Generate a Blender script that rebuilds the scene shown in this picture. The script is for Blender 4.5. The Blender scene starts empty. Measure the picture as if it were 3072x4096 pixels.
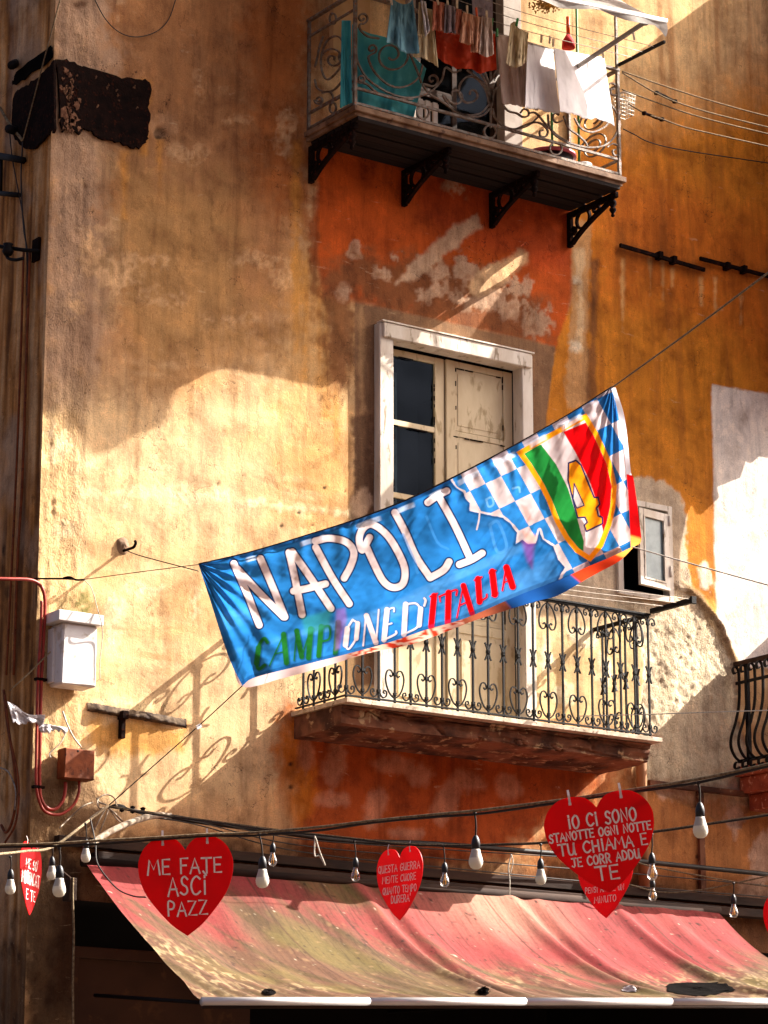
import bpy, math, random
import numpy as np
from mathutils import Vector, Matrix
random.seed(7); RNG = np.random.RandomState(11)
SC = bpy.context.scene

# ------------------------------------------------------------------ camera, world, sun, exposure
F = 11500.0                                       # focal length in photograph pixels (3072 x 4096)
PITCH = math.atan(2942/F)
YAW = math.atan2(2942*math.sin(PITCH) + F*math.cos(PITCH), 16864)
RT = np.array([math.cos(YAW), -math.sin(YAW), 0]); FG = np.array([math.sin(YAW), math.cos(YAW), 0]); UPV = np.array([0, 0, 1.])
FW = math.cos(PITCH)*FG + math.sin(PITCH)*UPV; CU = -math.sin(PITCH)*FG + math.cos(PITCH)*UPV
CAM = -23*FW; CAM[2] = 1.6
cd = bpy.data.cameras.new('camera'); cam = bpy.data.objects.new('camera', cd); SC.collection.objects.link(cam)
cam.matrix_world = Matrix(((RT[0], CU[0], -FW[0], CAM[0]), (RT[1], CU[1], -FW[1], CAM[1]), (RT[2], CU[2], -FW[2], CAM[2]), (0, 0, 0, 1)))
cd.sensor_fit = 'AUTO'; cd.sensor_width = 36; cd.lens = 36*F/4096; cd.clip_end = 500; cd.clip_start = 0.1
SC.camera = cam
SX, SZ = 3.55, 2.85                               # the sun travels (-SX, 1, -SZ)
sd_ = Vector((-SX, 1, -SZ)).normalized()
W_ = bpy.data.worlds.new('World'); SC.world = W_; W_.use_nodes = True
nt = W_.node_tree; sky = nt.nodes.new('ShaderNodeTexSky'); sky.sky_type = 'NISHITA'; sky.sun_disc = False
sky.sun_elevation = math.asin(-sd_.z); sky.sun_rotation = math.atan2(SX, -1); sky.dust_density = 9.0; sky.air_density = 0.35; sky.ozone_density = 0.0
nt.links.new(sky.outputs[0], nt.nodes['Background'].inputs[0]); nt.nodes['Background'].inputs[1].default_value = 0.08
sl = bpy.data.lights.new('sun', 'SUN'); sl.energy = 5.0; sl.angle = math.radians(0.22); sl.color = (1, .95, .86)
so = bpy.data.objects.new('sun', sl); SC.collection.objects.link(so); so.rotation_euler = sd_.to_track_quat('-Z', 'Y').to_euler(); so.location = (20, -10, 30)
SC.view_settings.view_transform = 'Standard'; SC.view_settings.look = 'None'; SC.view_settings.gamma = 1
SC.view_settings.exposure = 2.0
SC.cycles.max_bounces = 8; SC.cycles.transparent_max_bounces = 12

# ------------------------------------------------------------------ points of the photograph as points of the place
def ray(px, py): return FW*F + RT*(px-1536) + CU*(2048-py)
def W(px, py, d=0.0):                             # on the plane d metres in front of the facade
    r = ray(px, py); return CAM + (-d-CAM[1])/r[1]*r
def WX(px, py, X):                                # on a plane square to the facade
    r = ray(px, py); return CAM + (X-CAM[0])/r[0]*r
def WD(px, py, D): return CAM + D*ray(px, py)/F   # at a depth along the view
def zf(ox, oy, s): return lambda x, y: (ox+x*s, oy+y*s)
Z1 = zf(1150, 0, .9645); ZB = zf(780, 1900, .7233); ZC = zf(1800, 1520, .4822); ZL = zf(0, 1900, .633); ZK = zf(1100, 2250, .9946)
ZD = zf(1150, 900, .9645); ZA = zf(0, 3000, .663); ZE = zf(1000, 3000, .633); ZG = zf(2000, 2900, .646); ZR = zf(2300, 1400, .8136); Z0 = zf(0, 0, .8439)
ZT = zf(1240, 0, .4822); ZU = zf(1900, 0, .4822); ZV = zf(0, 2500, .4822); ZH = zf(2400, 2600, .4068); ZQ = zf(2200, 0, .5426)

def lin(h):
    h = h.lstrip('#'); c = np.array([int(h[i:i+2], 16)/255 for i in (0, 2, 4)])
    return np.where(c <= .04045, c/12.92, ((c+.055)/1.055)**2.4)

# ------------------------------------------------------------------ mesh helpers
def cr(pts, k=8):
    P = np.array(pts, float); n = len(P)
    if n < 3: return P
    Q = np.vstack([2*P[0]-P[1], P, 2*P[-1]-P[-2]]); out = []
    for i in range(n-1):
        a, b, c, d = Q[i:i+4]
        for t in np.linspace(0, 1, k, endpoint=False):
            out.append(.5*((2*b)+(c-a)*t+(2*a-5*b+4*c-d)*t*t+(3*b-a-3*c+d)*t**3))
    out.append(P[-1]); return np.array(out)
class MB:
    def __init__(s): s.v = []; s.f = []; s.sm = []; s.mi = []; s.cur = 0
    def add(s, v, f, smooth=False):
        s.mi += [s.cur]*len(f); o = len(s.v); s.v += [tuple(map(float, p)) for p in v]
        for q in f: s.f.append(tuple(i+o for i in q)); s.sm.append(smooth)
        return s
    def box(s, x0, x1, y0, y1, z0, z1):
        return s.obox(((x0+x1)/2, (y0+y1)/2, (z0+z1)/2), (abs(x1-x0)/2, 0, 0), (0, abs(y1-y0)/2, 0), (0, 0, abs(z1-z0)/2))
    def obox(s, c, a, b, d, bev=.12):
        c, a, b, d = map(lambda q: np.array(q, float), (c, a, b, d)); m = min(np.linalg.norm(q) for q in (a, b, d))*bev
        A, B, D = a/np.linalg.norm(a), b/np.linalg.norm(b), d/np.linalg.norm(d)
        # chamfered box: three vertices per corner
        v = []; idx = {}
        for i in (-1, 1):
            for j in (-1, 1):
                for k in (-1, 1):
                    base = c+i*a+j*b+k*d
                    for ax, q in enumerate((A*i, B*j, D*k)):
                        mv = m*(A*i+B*j+D*k) - m*q
                        idx[(i, j, k, ax)] = len(v); v.append(base-mv)
        f = []
        for ax in range(3):
            for sgn in (-1, 1):
                def key(p, q):
                    t = [0, 0, 0]; t[ax] = sgn; o = [x for x in range(3) if x != ax]; t[o[0]] = p; t[o[1]] = q
                    return idx[(t[0], t[1], t[2], ax)]
                f.append((key(-1, -1), key(1, -1), key(1, 1), key(-1, 1)))
        for ax in range(3):
            o = [x for x in range(3) if x != ax]
            for p in (-1, 1):
                for q in (-1, 1):
                    def ky(e, w):
                        t = [0, 0, 0]; t[ax] = e; t[o[0]] = p; t[o[1]] = q
                        return idx[(t[0], t[1], t[2], w)]
                    f.append((ky(-1, o[0]), ky(1, o[0]), ky(1, o[1]), ky(-1, o[1])))
        for i in (-1, 1):
            for j in (-1, 1):
                for k in (-1, 1): f.append(tuple(idx[(i, j, k, ax)] for ax in range(3)))
        return s.add(v, f)
    def tube(s, pts, r, n=6, cap=True):
        P = np.array(pts, float); m = len(P); R = np.full(m, r) if np.isscalar(r) else np.array(r, float)
        T = np.gradient(P, axis=0); T /= np.linalg.norm(T, axis=1)[:, None]+1e-12
        u = np.cross(T[0], (0, 0, 1.)) if abs(T[0][2]) < .9 else np.cross(T[0], (1., 0, 0)); u /= np.linalg.norm(u)
        v = []
        for i in range(m):
            u = u - T[i]*(u@T[i]); u /= np.linalg.norm(u)+1e-12; w = np.cross(T[i], u)
            for k in range(n):
                a = 2*math.pi*k/n; v.append(P[i]+R[i]*(math.cos(a)*u+math.sin(a)*w))
        f = [(i*n+k, i*n+(k+1) % n, (i+1)*n+(k+1) % n, (i+1)*n+k) for i in range(m-1) for k in range(n)]
        if cap: f += [tuple(range(n-1, -1, -1)), tuple((m-1)*n+k for k in range(n))]
        return s.add(v, f, True)
    def strip(s, pts, w, t, N):                   # flat bar swept along pts; w along N, t in the plane
        P = np.array(pts, float); m = len(P); N = np.array(N, float); N /= np.linalg.norm(N)
        T = np.gradient(P, axis=0); T /= np.linalg.norm(T, axis=1)[:, None]+1e-12
        v = []
        for i in range(m):
            B = np.cross(T[i], N); B /= np.linalg.norm(B)+1e-12
            v += [P[i]+N*w/2+B*t/2, P[i]-N*w/2+B*t/2, P[i]-N*w/2-B*t/2, P[i]+N*w/2-B*t/2]
        f = [(i*4+k, i*4+(k+1) % 4, (i+1)*4+(k+1) % 4, (i+1)*4+k) for i in range(m-1) for k in range(4)]
        f += [(3, 2, 1, 0), tuple((m-1)*4+k for k in range(4))]
        return s.add(v, f)
    def ribbon(s, pts, w, N):                     # zero-relief lettering stroke lying in a plane
        P = np.array(pts, float); m = len(P); N = np.array(N, float)
        T = np.gradient(P, axis=0); T /= np.linalg.norm(T, axis=1)[:, None]+1e-12
        B = np.cross(T, N); P[0] -= T[0]*w/2; P[-1] += T[-1]*w/2
        v = [p for i in range(m) for p in (P[i]+B[i]*w/2, P[i]-B[i]*w/2)]
        return s.add(v, [(2*i, 2*i+1, 2*i+3, 2*i+2) for i in range(m-1)])
    def lathe(s, prof, o=(0, 0, 0), n=16):
        v = [(o[0]+r*math.cos(2*math.pi*k/n), o[1]+r*math.sin(2*math.pi*k/n), o[2]+z) for r, z in prof for k in range(n)]
        f = [(i*n+k, i*n+(k+1) % n, (i+1)*n+(k+1) % n, (i+1)*n+k) for i in range(len(prof)-1) for k in range(n)]
        return s.add(v, f, True)
    def prism(s, poly, fn, t0, t1):               # poly of (a,b); fn(a,b,t) -> point
        n = len(poly); v = [fn(a, b, t0) for a, b in poly] + [fn(a, b, t1) for a, b in poly]
        f = [tuple(range(n)), tuple(range(2*n-1, n-1, -1))] + [(i, i+n, (i+1) % n+n, (i+1) % n) for i in range(n)]
        return s.add(v, f)
    def grid(s, P, smooth=True):
        n, m = P.shape[:2]; v = P.reshape(-1, 3)
        f = [(i*m+j, i*m+j+1, (i+1)*m+j+1, (i+1)*m+j) for i in range(n-1) for j in range(m-1)]
        return s.add(v, f, smooth)

WL = {}                                           # world location of every object we link
def tag(o, label=None, cat=None, group=None, kind=None):
    if label: o['label'] = label
    if cat: o['category'] = cat
    if group: o['group'] = group
    if kind: o['kind'] = kind
    return o
def thing(name, loc, label, cat, group=None, kind=None):
    o = bpy.data.objects.new(name, None); o.empty_display_size = .05; SC.collection.objects.link(o); o.location = tuple(map(float, loc))
    WL[o.name] = np.array(loc, float); return tag(o, label, cat, group, kind)
def obj(name, mb, mat, parent=None, label=None, cat=None, group=None, kind=None, local=False):
    v = np.array(mb.v, float)
    if local: base = np.zeros(3)
    elif parent is not None: base = WL[parent.name]
    else: base = np.array([(v[:, 0].min()+v[:, 0].max())/2, (v[:, 1].min()+v[:, 1].max())/2, v[:, 2].min()])
    me = bpy.data.meshes.new(name); me.from_pydata((v-base).tolist(), [], mb.f)
    me.polygons.foreach_set('use_smooth', mb.sm); me.polygons.foreach_set('material_index', mb.mi); me.update()
    o = bpy.data.objects.new(name, me); SC.collection.objects.link(o)
    if isinstance(mat, (list, tuple)):
        for m in mat: me.materials.append(m)
    else: me.materials.append(mat)
    if parent is not None:
        o.parent = parent; WL[o.name] = WL[parent.name].copy()
    else:
        o.location = tuple(base); WL[o.name] = base
    return tag(o, label, cat, group, kind)
def copy_tree(o, parent=None):
    c = o.copy(); SC.collection.objects.link(c)
    if parent is not None: c.parent = parent
    for ch in o.children: copy_tree(ch, c)
    return c
def colattr(o, name, arr):
    a = o.data.attributes.new(name, 'FLOAT_COLOR', 'POINT'); n = len(arr)
    c = np.ones((n, 4), np.float32); c[:, :3] = arr; a.data.foreach_set('color', c.ravel())
def fattr(o, name, arr):
    a = o.data.attributes.new(name, 'FLOAT', 'POINT'); a.data.foreach_set('value', np.asarray(arr, np.float32).ravel())

# ------------------------------------------------------------------ materials
class NT:
    def __init__(s, name):
        s.m = bpy.data.materials.new(name); s.m.use_nodes = True; s.t = s.m.node_tree; s.n = s.t.nodes; s.b = s.n['Principled BSDF']; s.out = s.n['Material Output']
    def node(s, ty, **kw):
        n = s.n.new(ty)
        for k, v in kw.items(): setattr(n, k, v)
        return n
    def link(s, a, b): s.t.links.new(a, b)
    def coord(s, stretch=(1, 1, 1), kind='Object'):
        tc = s.node('ShaderNodeTexCoord'); mp = s.node('ShaderNodeMapping'); mp.inputs['Scale'].default_value = stretch
        s.link(tc.outputs[kind], mp.inputs['Vector']); return mp.outputs[0]
    def noise(s, vec, scale, detail=5, rough=.55, dist=0):
        n = s.node('ShaderNodeTexNoise'); n.inputs['Scale'].default_value = scale; n.inputs['Detail'].default_value = detail
        n.inputs['Roughness'].default_value = rough; n.inputs['Distortion'].default_value = dist; s.link(vec, n.inputs['Vector']); return n.outputs['Fac']
    def ramp(s, fac, stops):
        r = s.node('ShaderNodeValToRGB'); e = r.color_ramp.elements
        while len(e) < len(stops): e.new(.5)
        for q, (p, c) in zip(e, stops): q.position = p; q.color = (*c, 1) if len(c) == 3 else c
        s.link(fac, r.inputs[0]); return r.outputs[0]
    def mix(s, fac, a, b, mode='MIX'):
        m = s.node('ShaderNodeMix', data_type='RGBA', blend_type=mode)
        for sock, val in ((m.inputs[0], fac), (m.inputs[6], a), (m.inputs[7], b)):
            if hasattr(val, 'is_linked'): s.link(val, sock)
            elif np.isscalar(val): sock.default_value = val
            else: sock.default_value = (*[float(x) for x in val], 1)
        return m.outputs[2]
    def bump(s, h, strength, dist=.01):
        b = s.node('ShaderNodeBump'); b.inputs['Strength'].default_value = strength; b.inputs['Distance'].default_value = dist
        s.link(h, b.inputs['Height']); return b
    def math(s, op, a, b=0.):
        m = s.node('ShaderNodeMath', operation=op)
        for sock, val in ((m.inputs[0], a), (m.inputs[1], b)):
            if hasattr(val, 'is_linked'): s.link(val, sock)
            else: sock.default_value = val
        return m.outputs[0]
def pm(name, c1, c2=None, scale=8, rough=.7, metal=0, bump=.2, stretch=(1, 1, 1), transl=0, spec=.3, c3=None, lo=.35, hi=.65):
    t = NT(name); c1 = lin(c1); c2 = lin(c2) if c2 else c1*.75; v = t.coord(stretch)
    n = t.noise(v, scale, 6); col = t.ramp(n, [(lo, c1), (hi, c2)])
    if c3:
        n3 = t.noise(v, scale*2.3, 4, .6, .3); col = t.mix(t.ramp(n3, [(.58, (0, 0, 0)), (.66, (1, 1, 1))]), col, lin(c3))
    t.link(col, t.b.inputs['Base Color']); t.b.inputs['Roughness'].default_value = rough; t.b.inputs['Metallic'].default_value = metal
    t.b.inputs['Specular IOR Level'].default_value = spec
    if bump:
        b = t.bump(t.noise(v, scale*4, 5), bump, .01); t.link(b.outputs[0], t.b.inputs['Normal'])
    if transl:
        tr = t.node('ShaderNodeBsdfTranslucent'); t.link(col, tr.inputs[0]); mx = t.node('ShaderNodeMixShader'); mx.inputs[0].default_value = transl
        t.link(t.b.outputs[0], mx.inputs[1]); t.link(tr.outputs[0], mx.inputs[2]); t.link(mx.outputs[0], t.out.inputs[0])
    return t.m
def plaster(name, side=False):
    t = NT(name); at = t.node('ShaderNodeAttribute', attribute_name='Col'); ra = t.node('ShaderNodeAttribute', attribute_name='Rough')
    vs = t.coord((1, 1, .07)); vf = t.coord(); vh = t.coord((.22, 1, 1.0))
    col = at.outputs['Color']
    st = t.noise(t.coord((1, 1, .13)), 13, 8, .7, .6); col = t.mix(.42, col, t.ramp(st, [(.30, (.40, .34, .30)), (.46, (.95, .95, .95)), (.64, (1.25, 1.2, 1.1))]), 'MULTIPLY')
    mo = t.noise(vf, 3.2, 9, .66, .25); col = t.mix(.8, col, t.ramp(mo, [(.30, (.48, .42, .38)), (.5, (1, 1, 1)), (.66, (1.3, 1.28, 1.22))]), 'MULTIPLY')
    gr = t.noise(vf, 95, 4, .7); col = t.mix(.6, col, t.ramp(gr, [(.3, (.55, .52, .5)), (.5, (1, 1, 1)), (.7, (1.25, 1.25, 1.22))]), 'MULTIPLY')
    fl = t.noise(vf, 4.5, 12, .68, .4); flm = t.ramp(fl, [(.555, (0, 0, 0)), (.57, (1, 1, 1))]); col = t.mix(t.math('MULTIPLY', flm, .42), col, t.mix(1.0, col, (1.32, 1.28, 1.22), 'MULTIPLY'))
    f2 = t.noise(t.coord((1, 1, .55)), 7.5, 12, .7, .5); fdm = t.ramp(f2, [(.40, (1, 1, 1)), (.415, (0, 0, 0))]); col = t.mix(t.math('MULTIPLY', fdm, .38), col, t.mix(1.0, col, (.55, .5, .46), 'MULTIPLY'))
    vb = t.noise(t.coord((1, 1, .10)), 3.4, 7, .6, .8); col = t.mix(.55, col, t.ramp(vb, [(.34, (.50, .42, .36)), (.50, (1, 1, 1)), (.66, (1.12, 1.1, 1.06))]), 'MULTIPLY')
    # scraped light marks and pocks
    sc = t.noise(vh, 17, 8, .7, .5); col = t.mix(t.math('MULTIPLY', t.ramp(sc, [(.63, (0, 0, 0)), (.68, (1, 1, 1))]), .32), col, lin('#cdb08a'))
    sv = t.noise(t.coord((1, 1, .18)), 28, 7, .72, .4); col = t.mix(t.math('MULTIPLY', t.ramp(sv, [(.61, (0, 0, 0)), (.66, (1, 1, 1))]), .45), col, t.mix(1.0, col, (1.45, 1.4, 1.35), 'MULTIPLY'))
    dk = t.noise(vf, 42, 3, .6, .2); col = t.mix(t.math('MULTIPLY', t.ramp(dk, [(.69, (0, 0, 0)), (.74, (1, 1, 1))]), .7), col, lin('#3a2415'))
    cv = t.node('ShaderNodeTexVoronoi', feature='DISTANCE_TO_EDGE'); cv.inputs['Scale'].default_value = 1.1
    wv = t.node('ShaderNodeVectorMath', operation='ADD'); nn = t.node('ShaderNodeTexNoise'); nn.inputs['Scale'].default_value = 5; nn.inputs['Detail'].default_value = 6
    t.link(vf, nn.inputs['Vector']); t.link(vf, wv.inputs[0]); t.link(nn.outputs['Color'], wv.inputs[1]); t.link(wv.outputs[0], cv.inputs['Vector'])
    crk = t.math('MULTIPLY', t.math('LESS_THAN', cv.outputs['Distance'], .0035), t.math('GREATER_THAN', t.noise(vf, 1.3, 2), .56))
    col = t.mix(t.math('MULTIPLY', crk, .7), col, lin('#2c1a0e'))
    t.link(col, t.b.inputs['Base Color']); t.b.inputs['Roughness'].default_value = .92; t.b.inputs['Specular IOR Level'].default_value = .15
    h1 = t.noise(vf, 30, 9, .68); h2 = t.noise(vf, 110, 3, .7); h3 = t.noise(t.coord((1, 1, .6)), 34, 7, .7, 1.0)
    h = t.math('ADD', t.math('MULTIPLY', h1, .5), t.math('MULTIPLY', h2, .12)); h = t.math('ADD', h, t.math('MULTIPLY', st, .22)); h = t.math('ADD', h, t.math('MULTIPLY', flm, .10)); h = t.math('SUBTRACT', h, t.math('MULTIPLY', fdm, .10))
    h = t.math('ADD', h, t.math('MULTIPLY', t.math('MULTIPLY', h3, ra.outputs['Fac']), 9.0)); h = t.math('SUBTRACT', h, t.math('MULTIPLY', crk, .6))
    b = t.bump(h, .55, .012); t.link(b.outputs[0], t.b.inputs['Normal']); return t.m
def vcol(name, rough=.7, transl=0, grain=30, bump=.15, amount=.4, streak=0):
    t = NT(name); at = t.node('ShaderNodeAttribute', attribute_name='Col'); v = t.coord(); g = t.noise(v, grain, 6, .65)
    col = t.mix(amount, at.outputs['Color'], t.ramp(g, [(.3, (.6, .6, .6)), (.55, (1, 1, 1)), (.75, (1.2, 1.2, 1.2))]), 'MULTIPLY')
    if streak:
        s1 = t.noise(t.coord((1, .10, .10)), 26, 8, .7, .3); col = t.mix(streak, col, t.ramp(s1, [(.34, (.5, .44, .38)), (.48, (1, 1, 1)), (.62, (1.25, 1.2, 1.15))]), 'MULTIPLY')
        s2 = t.noise(t.coord((1, .5, .5)), 60, 6, .75, .2); col = t.mix(t.math('MULTIPLY', t.ramp(s2, [(.62, (0, 0, 0)), (.66, (1, 1, 1))]), .5), col, (.12, .08, .05))
    t.link(col, t.b.inputs['Base Color']); t.b.inputs['Roughness'].default_value = rough; t.b.inputs['Specular IOR Level'].default_value = .2
    b = t.bump(t.noise(v, grain*3, 4), bump, .005); t.link(b.outputs[0], t.b.inputs['Normal'])
    if transl:
        tr = t.node('ShaderNodeBsdfTranslucent'); t.link(col, tr.inputs[0]); mx = t.node('ShaderNodeMixShader'); mx.inputs[0].default_value = transl
        t.link(t.b.outputs[0], mx.inputs[1]); t.link(tr.outputs[0], mx.inputs[2]); t.link(mx.outputs[0], t.out.inputs[0])
    return t.m
def pane_glass(name):
    t = NT(name); t.n.remove(t.b); tr = t.node('ShaderNodeBsdfTransparent'); tr.inputs[0].default_value = (.42, .50, .58, 1); gl = t.node('ShaderNodeBsdfGlossy'); gl.inputs[1].default_value = .05; gl.inputs[0].default_value = (.7, .8, .95, 1)
    n = t.noise(t.coord(), 2.2, 4); mx = t.node('ShaderNodeMixShader'); t.link(t.math('MULTIPLY', n, .02), mx.inputs[0]); t.link(tr.outputs[0], mx.inputs[1]); t.link(gl.outputs[0], mx.inputs[2]); t.link(mx.outputs[0], t.out.inputs[0]); return t.m
def clear_glass(name):
    t = NT(name); t.n.remove(t.b); tr = t.node('ShaderNodeBsdfTransparent'); tr.inputs[0].default_value = (.93, .93, .93, 1); gl = t.node('ShaderNodeBsdfGlossy'); gl.inputs[1].default_value = .06
    lw = t.node('ShaderNodeLayerWeight'); lw.inputs[0].default_value = .35; mx = t.node('ShaderNodeMixShader')
    t.link(t.math('ADD', t.math('MULTIPLY', lw.outputs['Facing'], .6), .08), mx.inputs[0]); t.link(tr.outputs[0], mx.inputs[1]); t.link(gl.outputs[0], mx.inputs[2]); t.link(mx.outputs[0], t.out.inputs[0]); return t.m

M = dict(
    wall=plaster('painted_plaster'), side=plaster('weathered_plaster'),
    iron=pm('black_iron', '0b0b0f', '16100e', 30, .6, 0, .3, spec=.12), oldiron=pm('grey_painted_iron', '7d756c', '54402f', 22, .55, .2, .35, c3='8a4a24'),
    rust=pm('rusted_iron', '1c0f0b', '0c0605', 14, .95, 0, .5, c3='34170d', spec=.06), white=pm('white_paint', 'd8cfc2', 'bfb09c', 7, .6, 0, .25, (1, 1, .3), c3='8c7a64'),
    cream=pm('cream_paint', 'cdbb98', 'b9a480', 5, .6, 0, .2, (1, 1, .4), c3='a08a64'), glass=pane_glass('dark_window_glass'),
    frost=pm('frosted_glass', '5d6f74', '78898a', 9, .25, 0, .05, spec=.5), marble=pm('worn_marble', 'c9bba6', '97836b', 9, .6, 0, .25, c3='6b5340'),
    slab=pm('crumbling_concrete', '784c35', '3c2216', 4, .95, 0, .9, c3='a58866', lo=.4, hi=.6), planks=pm('dark_planks', '1c0f0c', '0d0605', 9, .9, 0, .4, (.15, 1, 1)),
    stone=pm('upper_slab_stone', '8e7058', '64462f', 7, .8, 0, .35, c3='4c3122'),
    alu=pm('bright_metal_bar', 'dcdad8', 'bdb6b4', 6, .35, .5, .05, (.2, 1, 1)), greytube=pm('grey_painted_tube', '9b9690', '857d76', 9, .45, .2, .1),
    boxw=pm('white_enamelled_box', 'd6d3d2', 'c2bcb8', 4, .45, 0, .05, c3='b8aca0', hi=.8), boxr=pm('rusty_junction_box', '824220', '5c2c12', 11, .8, .1, .3, c3='4a2210'),
    red=pm('red_plastic_conduit', '9c2f1f', '7d2417', 12, .45, 0, .1), cable=pm('black_cable', '17130f', '2c2018', 30, .6, 0, .1), rope=pm('hemp_rope', '8b7a5e', '5a4630', 60, .9, 0, .4),
    wire=pm('steel_wire', 'a79c8e', '6e6258', 40, .45, .4, 0), twine=pm('white_twine', 'd4cec2', 'a89c8a', 60, .9, 0, .2),
    heart=pm('red_card', 'd2060f', 'bc040c', 3, .45, 0, .06, transl=.38, spec=.25), ink=pm('white_marker', 'e9dfd6', 'd8cac0', 40, .7, 0, 0),
    tie=pm('clear_plastic_tie', 'd8c8c4', 'bfb0ac', 20, .3, 0, 0), led=pm('opal_bulb', 'ded9cf', 'cfc8ba', 5, .3, 0, 0, transl=.3), ledbase=pm('bulb_collar', 'b4aea4', 'a49c90', 5, .4, 0, 0),
    socket=pm('black_socket', '15161a', '22242a', 12, .45, 0, .1), bulbglass=clear_glass('clear_bulb_glass'), fil=pm('amber_filament', 'e0a040', 'c8842a', 20, .4, 0, 0), brass=pm('brass_cap', 'a88a4a', '8a6a34', 20, .4, .6, 0),
    awn=vcol('faded_awning_canvas', .85, .12, 40, .3, .55, .7), banner=vcol('printed_polyester', .75, .5, 14, .05, .15),
    dark=pm('dark_interior', '120b08', '0a0605', 2, .95, 0, 0), panel=pm('brown_shutter_panel', '4a2e1c', '3a2214', 2.5, .8, 0, .1, c3='573820'),
    wood=pm('dark_beam', '3a2416', '20120b', 8, .9, 0, .5, (.2, 1, 1)), branch=pm('dry_branch', 'a89a88', '6f5d4a', 25, .9, 0, .5), bag=pm('torn_plastic_bag', 'dad6d8', 'b8b2b4', 8, .35, 0, .2, transl=.35),
    ground=pm('street_paving', '4c3d33', '3a2e26', 1.5, .9, 0, .2), across=pm('opposite_stucco', 'b0673a', '98552e', .6, .95, 0, .1), tarp=pm('grey_canopy_sheet', '9a9088', '6e645c', 5, .7, 0, .2, transl=.25),
    whitecloth=pm('white_cotton', 'e6e2e2', 'd8d2d4', 5, .9, 0, .15, transl=.25), offwhite=pm('off_white_cotton', 'd2bfb2', 'c0aa9c', 6, .9, 0, .15, transl=.25), blue=pm('faded_blue_jersey', '6f9aa6', '537f8e', 6, .9, 0, .2, transl=.2),
    coral=pm('coral_cotton', 'c9826a', 'b06a52', 7, .9, 0, .2, transl=.25), orange=pm('burnt_orange_cloth', 'c8421c', 'a83414', 5, .9, 0, .2, transl=.25), peach=pm('peach_cotton', 'd8a88a', 'c48e70', 6, .9, 0, .2, transl=.25),
    greycloth=pm('grey_lilac_cotton', '988a90', '7c7078', 6, .9, 0, .2, transl=.2), turq=pm('turquoise_sheet', '52b4ba', '3596a0', 4, .8, 0, .2, transl=.3), creamcloth=pm('cream_cotton', 'd8c8a4', 'c4b088', 6, .9, 0, .2, transl=.25),
    pegg=pm('green_plastic', '2f9a48', '207a38', 10, .4, 0, 0), pegw=pm('pale_wooden_peg', 'd8c8b0', 'b8a488', 20, .7, 0, .1), pego=pm('orange_plastic', 'd8541c', 'c0440c', 10, .4, 0, 0), pink=pm('pink_plastic', 'd06a7a', 'b84c60', 8, .4, 0, 0),
    basin=pm('dark_basin', '2a2228', '181418', 8, .5, 0, 0), pot=pm('white_ceramic', 'dedad6', 'cac4be', 5, .3, 0, 0), straw=pm('dried_flowers', 'b08a4a', '7d5c2c', 40, .95, 0, .5), card=pm('beige_board', 'c09a6c', 'a67e50', 4, .85, 0, .1),
    red2=pm('red_bristles', 'c01820', '960c14', 40, .8, 0, .3), green=pm('green_painted_pole', '3c7a3a', '2a5c2a', 12, .5, 0, .1), rag=pm('black_rag', '070505', '0c0908', 20, .95, 0, .3, spec=.02), moss=pm('dusty_moss', '5a5a20', '3c3c14', 40, .95, 0, .6),
    corb=pm('red_stone_corbel', 'a2543a', '7d3a26', 9, .9, 0, .5, c3='c28a6c'), pipe=pm('painted_downpipe', '9a6a44', '7a4e30', 6, .7, 0, .2, (1, 1, .3)),
)

# ------------------------------------------------------------------ noise, polygons, painting on a plane (metres)
NTAB = {}
def vnoise(x, y, seed):
    if seed not in NTAB: NTAB[seed] = np.random.RandomState(seed).rand(256, 256)
    r = NTAB[seed]; xi = np.floor(x).astype(int); yi = np.floor(y).astype(int); fx = x-xi; fy = y-yi
    fx = fx*fx*(3-2*fx); fy = fy*fy*(3-2*fy); g = lambda a, b: r[a & 255, b & 255]
    return (g(xi, yi)*(1-fx)+g(xi+1, yi)*fx)*(1-fy)+(g(xi, yi+1)*(1-fx)+g(xi+1, yi+1)*fx)*fy
def fbm(x, y, seed, o=4):
    s = 0; a = .5; t = 0
    for k in range(o): s = s+a*vnoise(x*2**k, y*2**k, seed+k); t += a; a *= .55
    return s/t*2-1
def sdist(X, Y, poly, closed=True):
    d = np.full(X.shape, 1e9); ins = np.zeros(X.shape, bool); n = len(poly)
    for i in range(n if closed else n-1):
        (x0, y0), (x1, y1) = poly[i], poly[(i+1) % n]; ex, ey = x1-x0, y1-y0
        t = np.clip(((X-x0)*ex+(Y-y0)*ey)/(ex*ex+ey*ey+1e-12), 0, 1); d = np.minimum(d, (X-x0-t*ex)**2+(Y-y0-t*ey)**2)
        if closed:
            c = (y0 > Y) != (y1 > Y); ins ^= c & (X < ex*(Y-y0)/(ey if abs(ey) > 1e-9 else 1e-9)+x0)
    d = np.sqrt(d); return np.where(ins, -d, d) if closed else d
def sst(x, a, b): t = np.clip((x-a)/(b-a), 0, 1); return t*t*(3-2*t)
#BUILD

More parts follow.
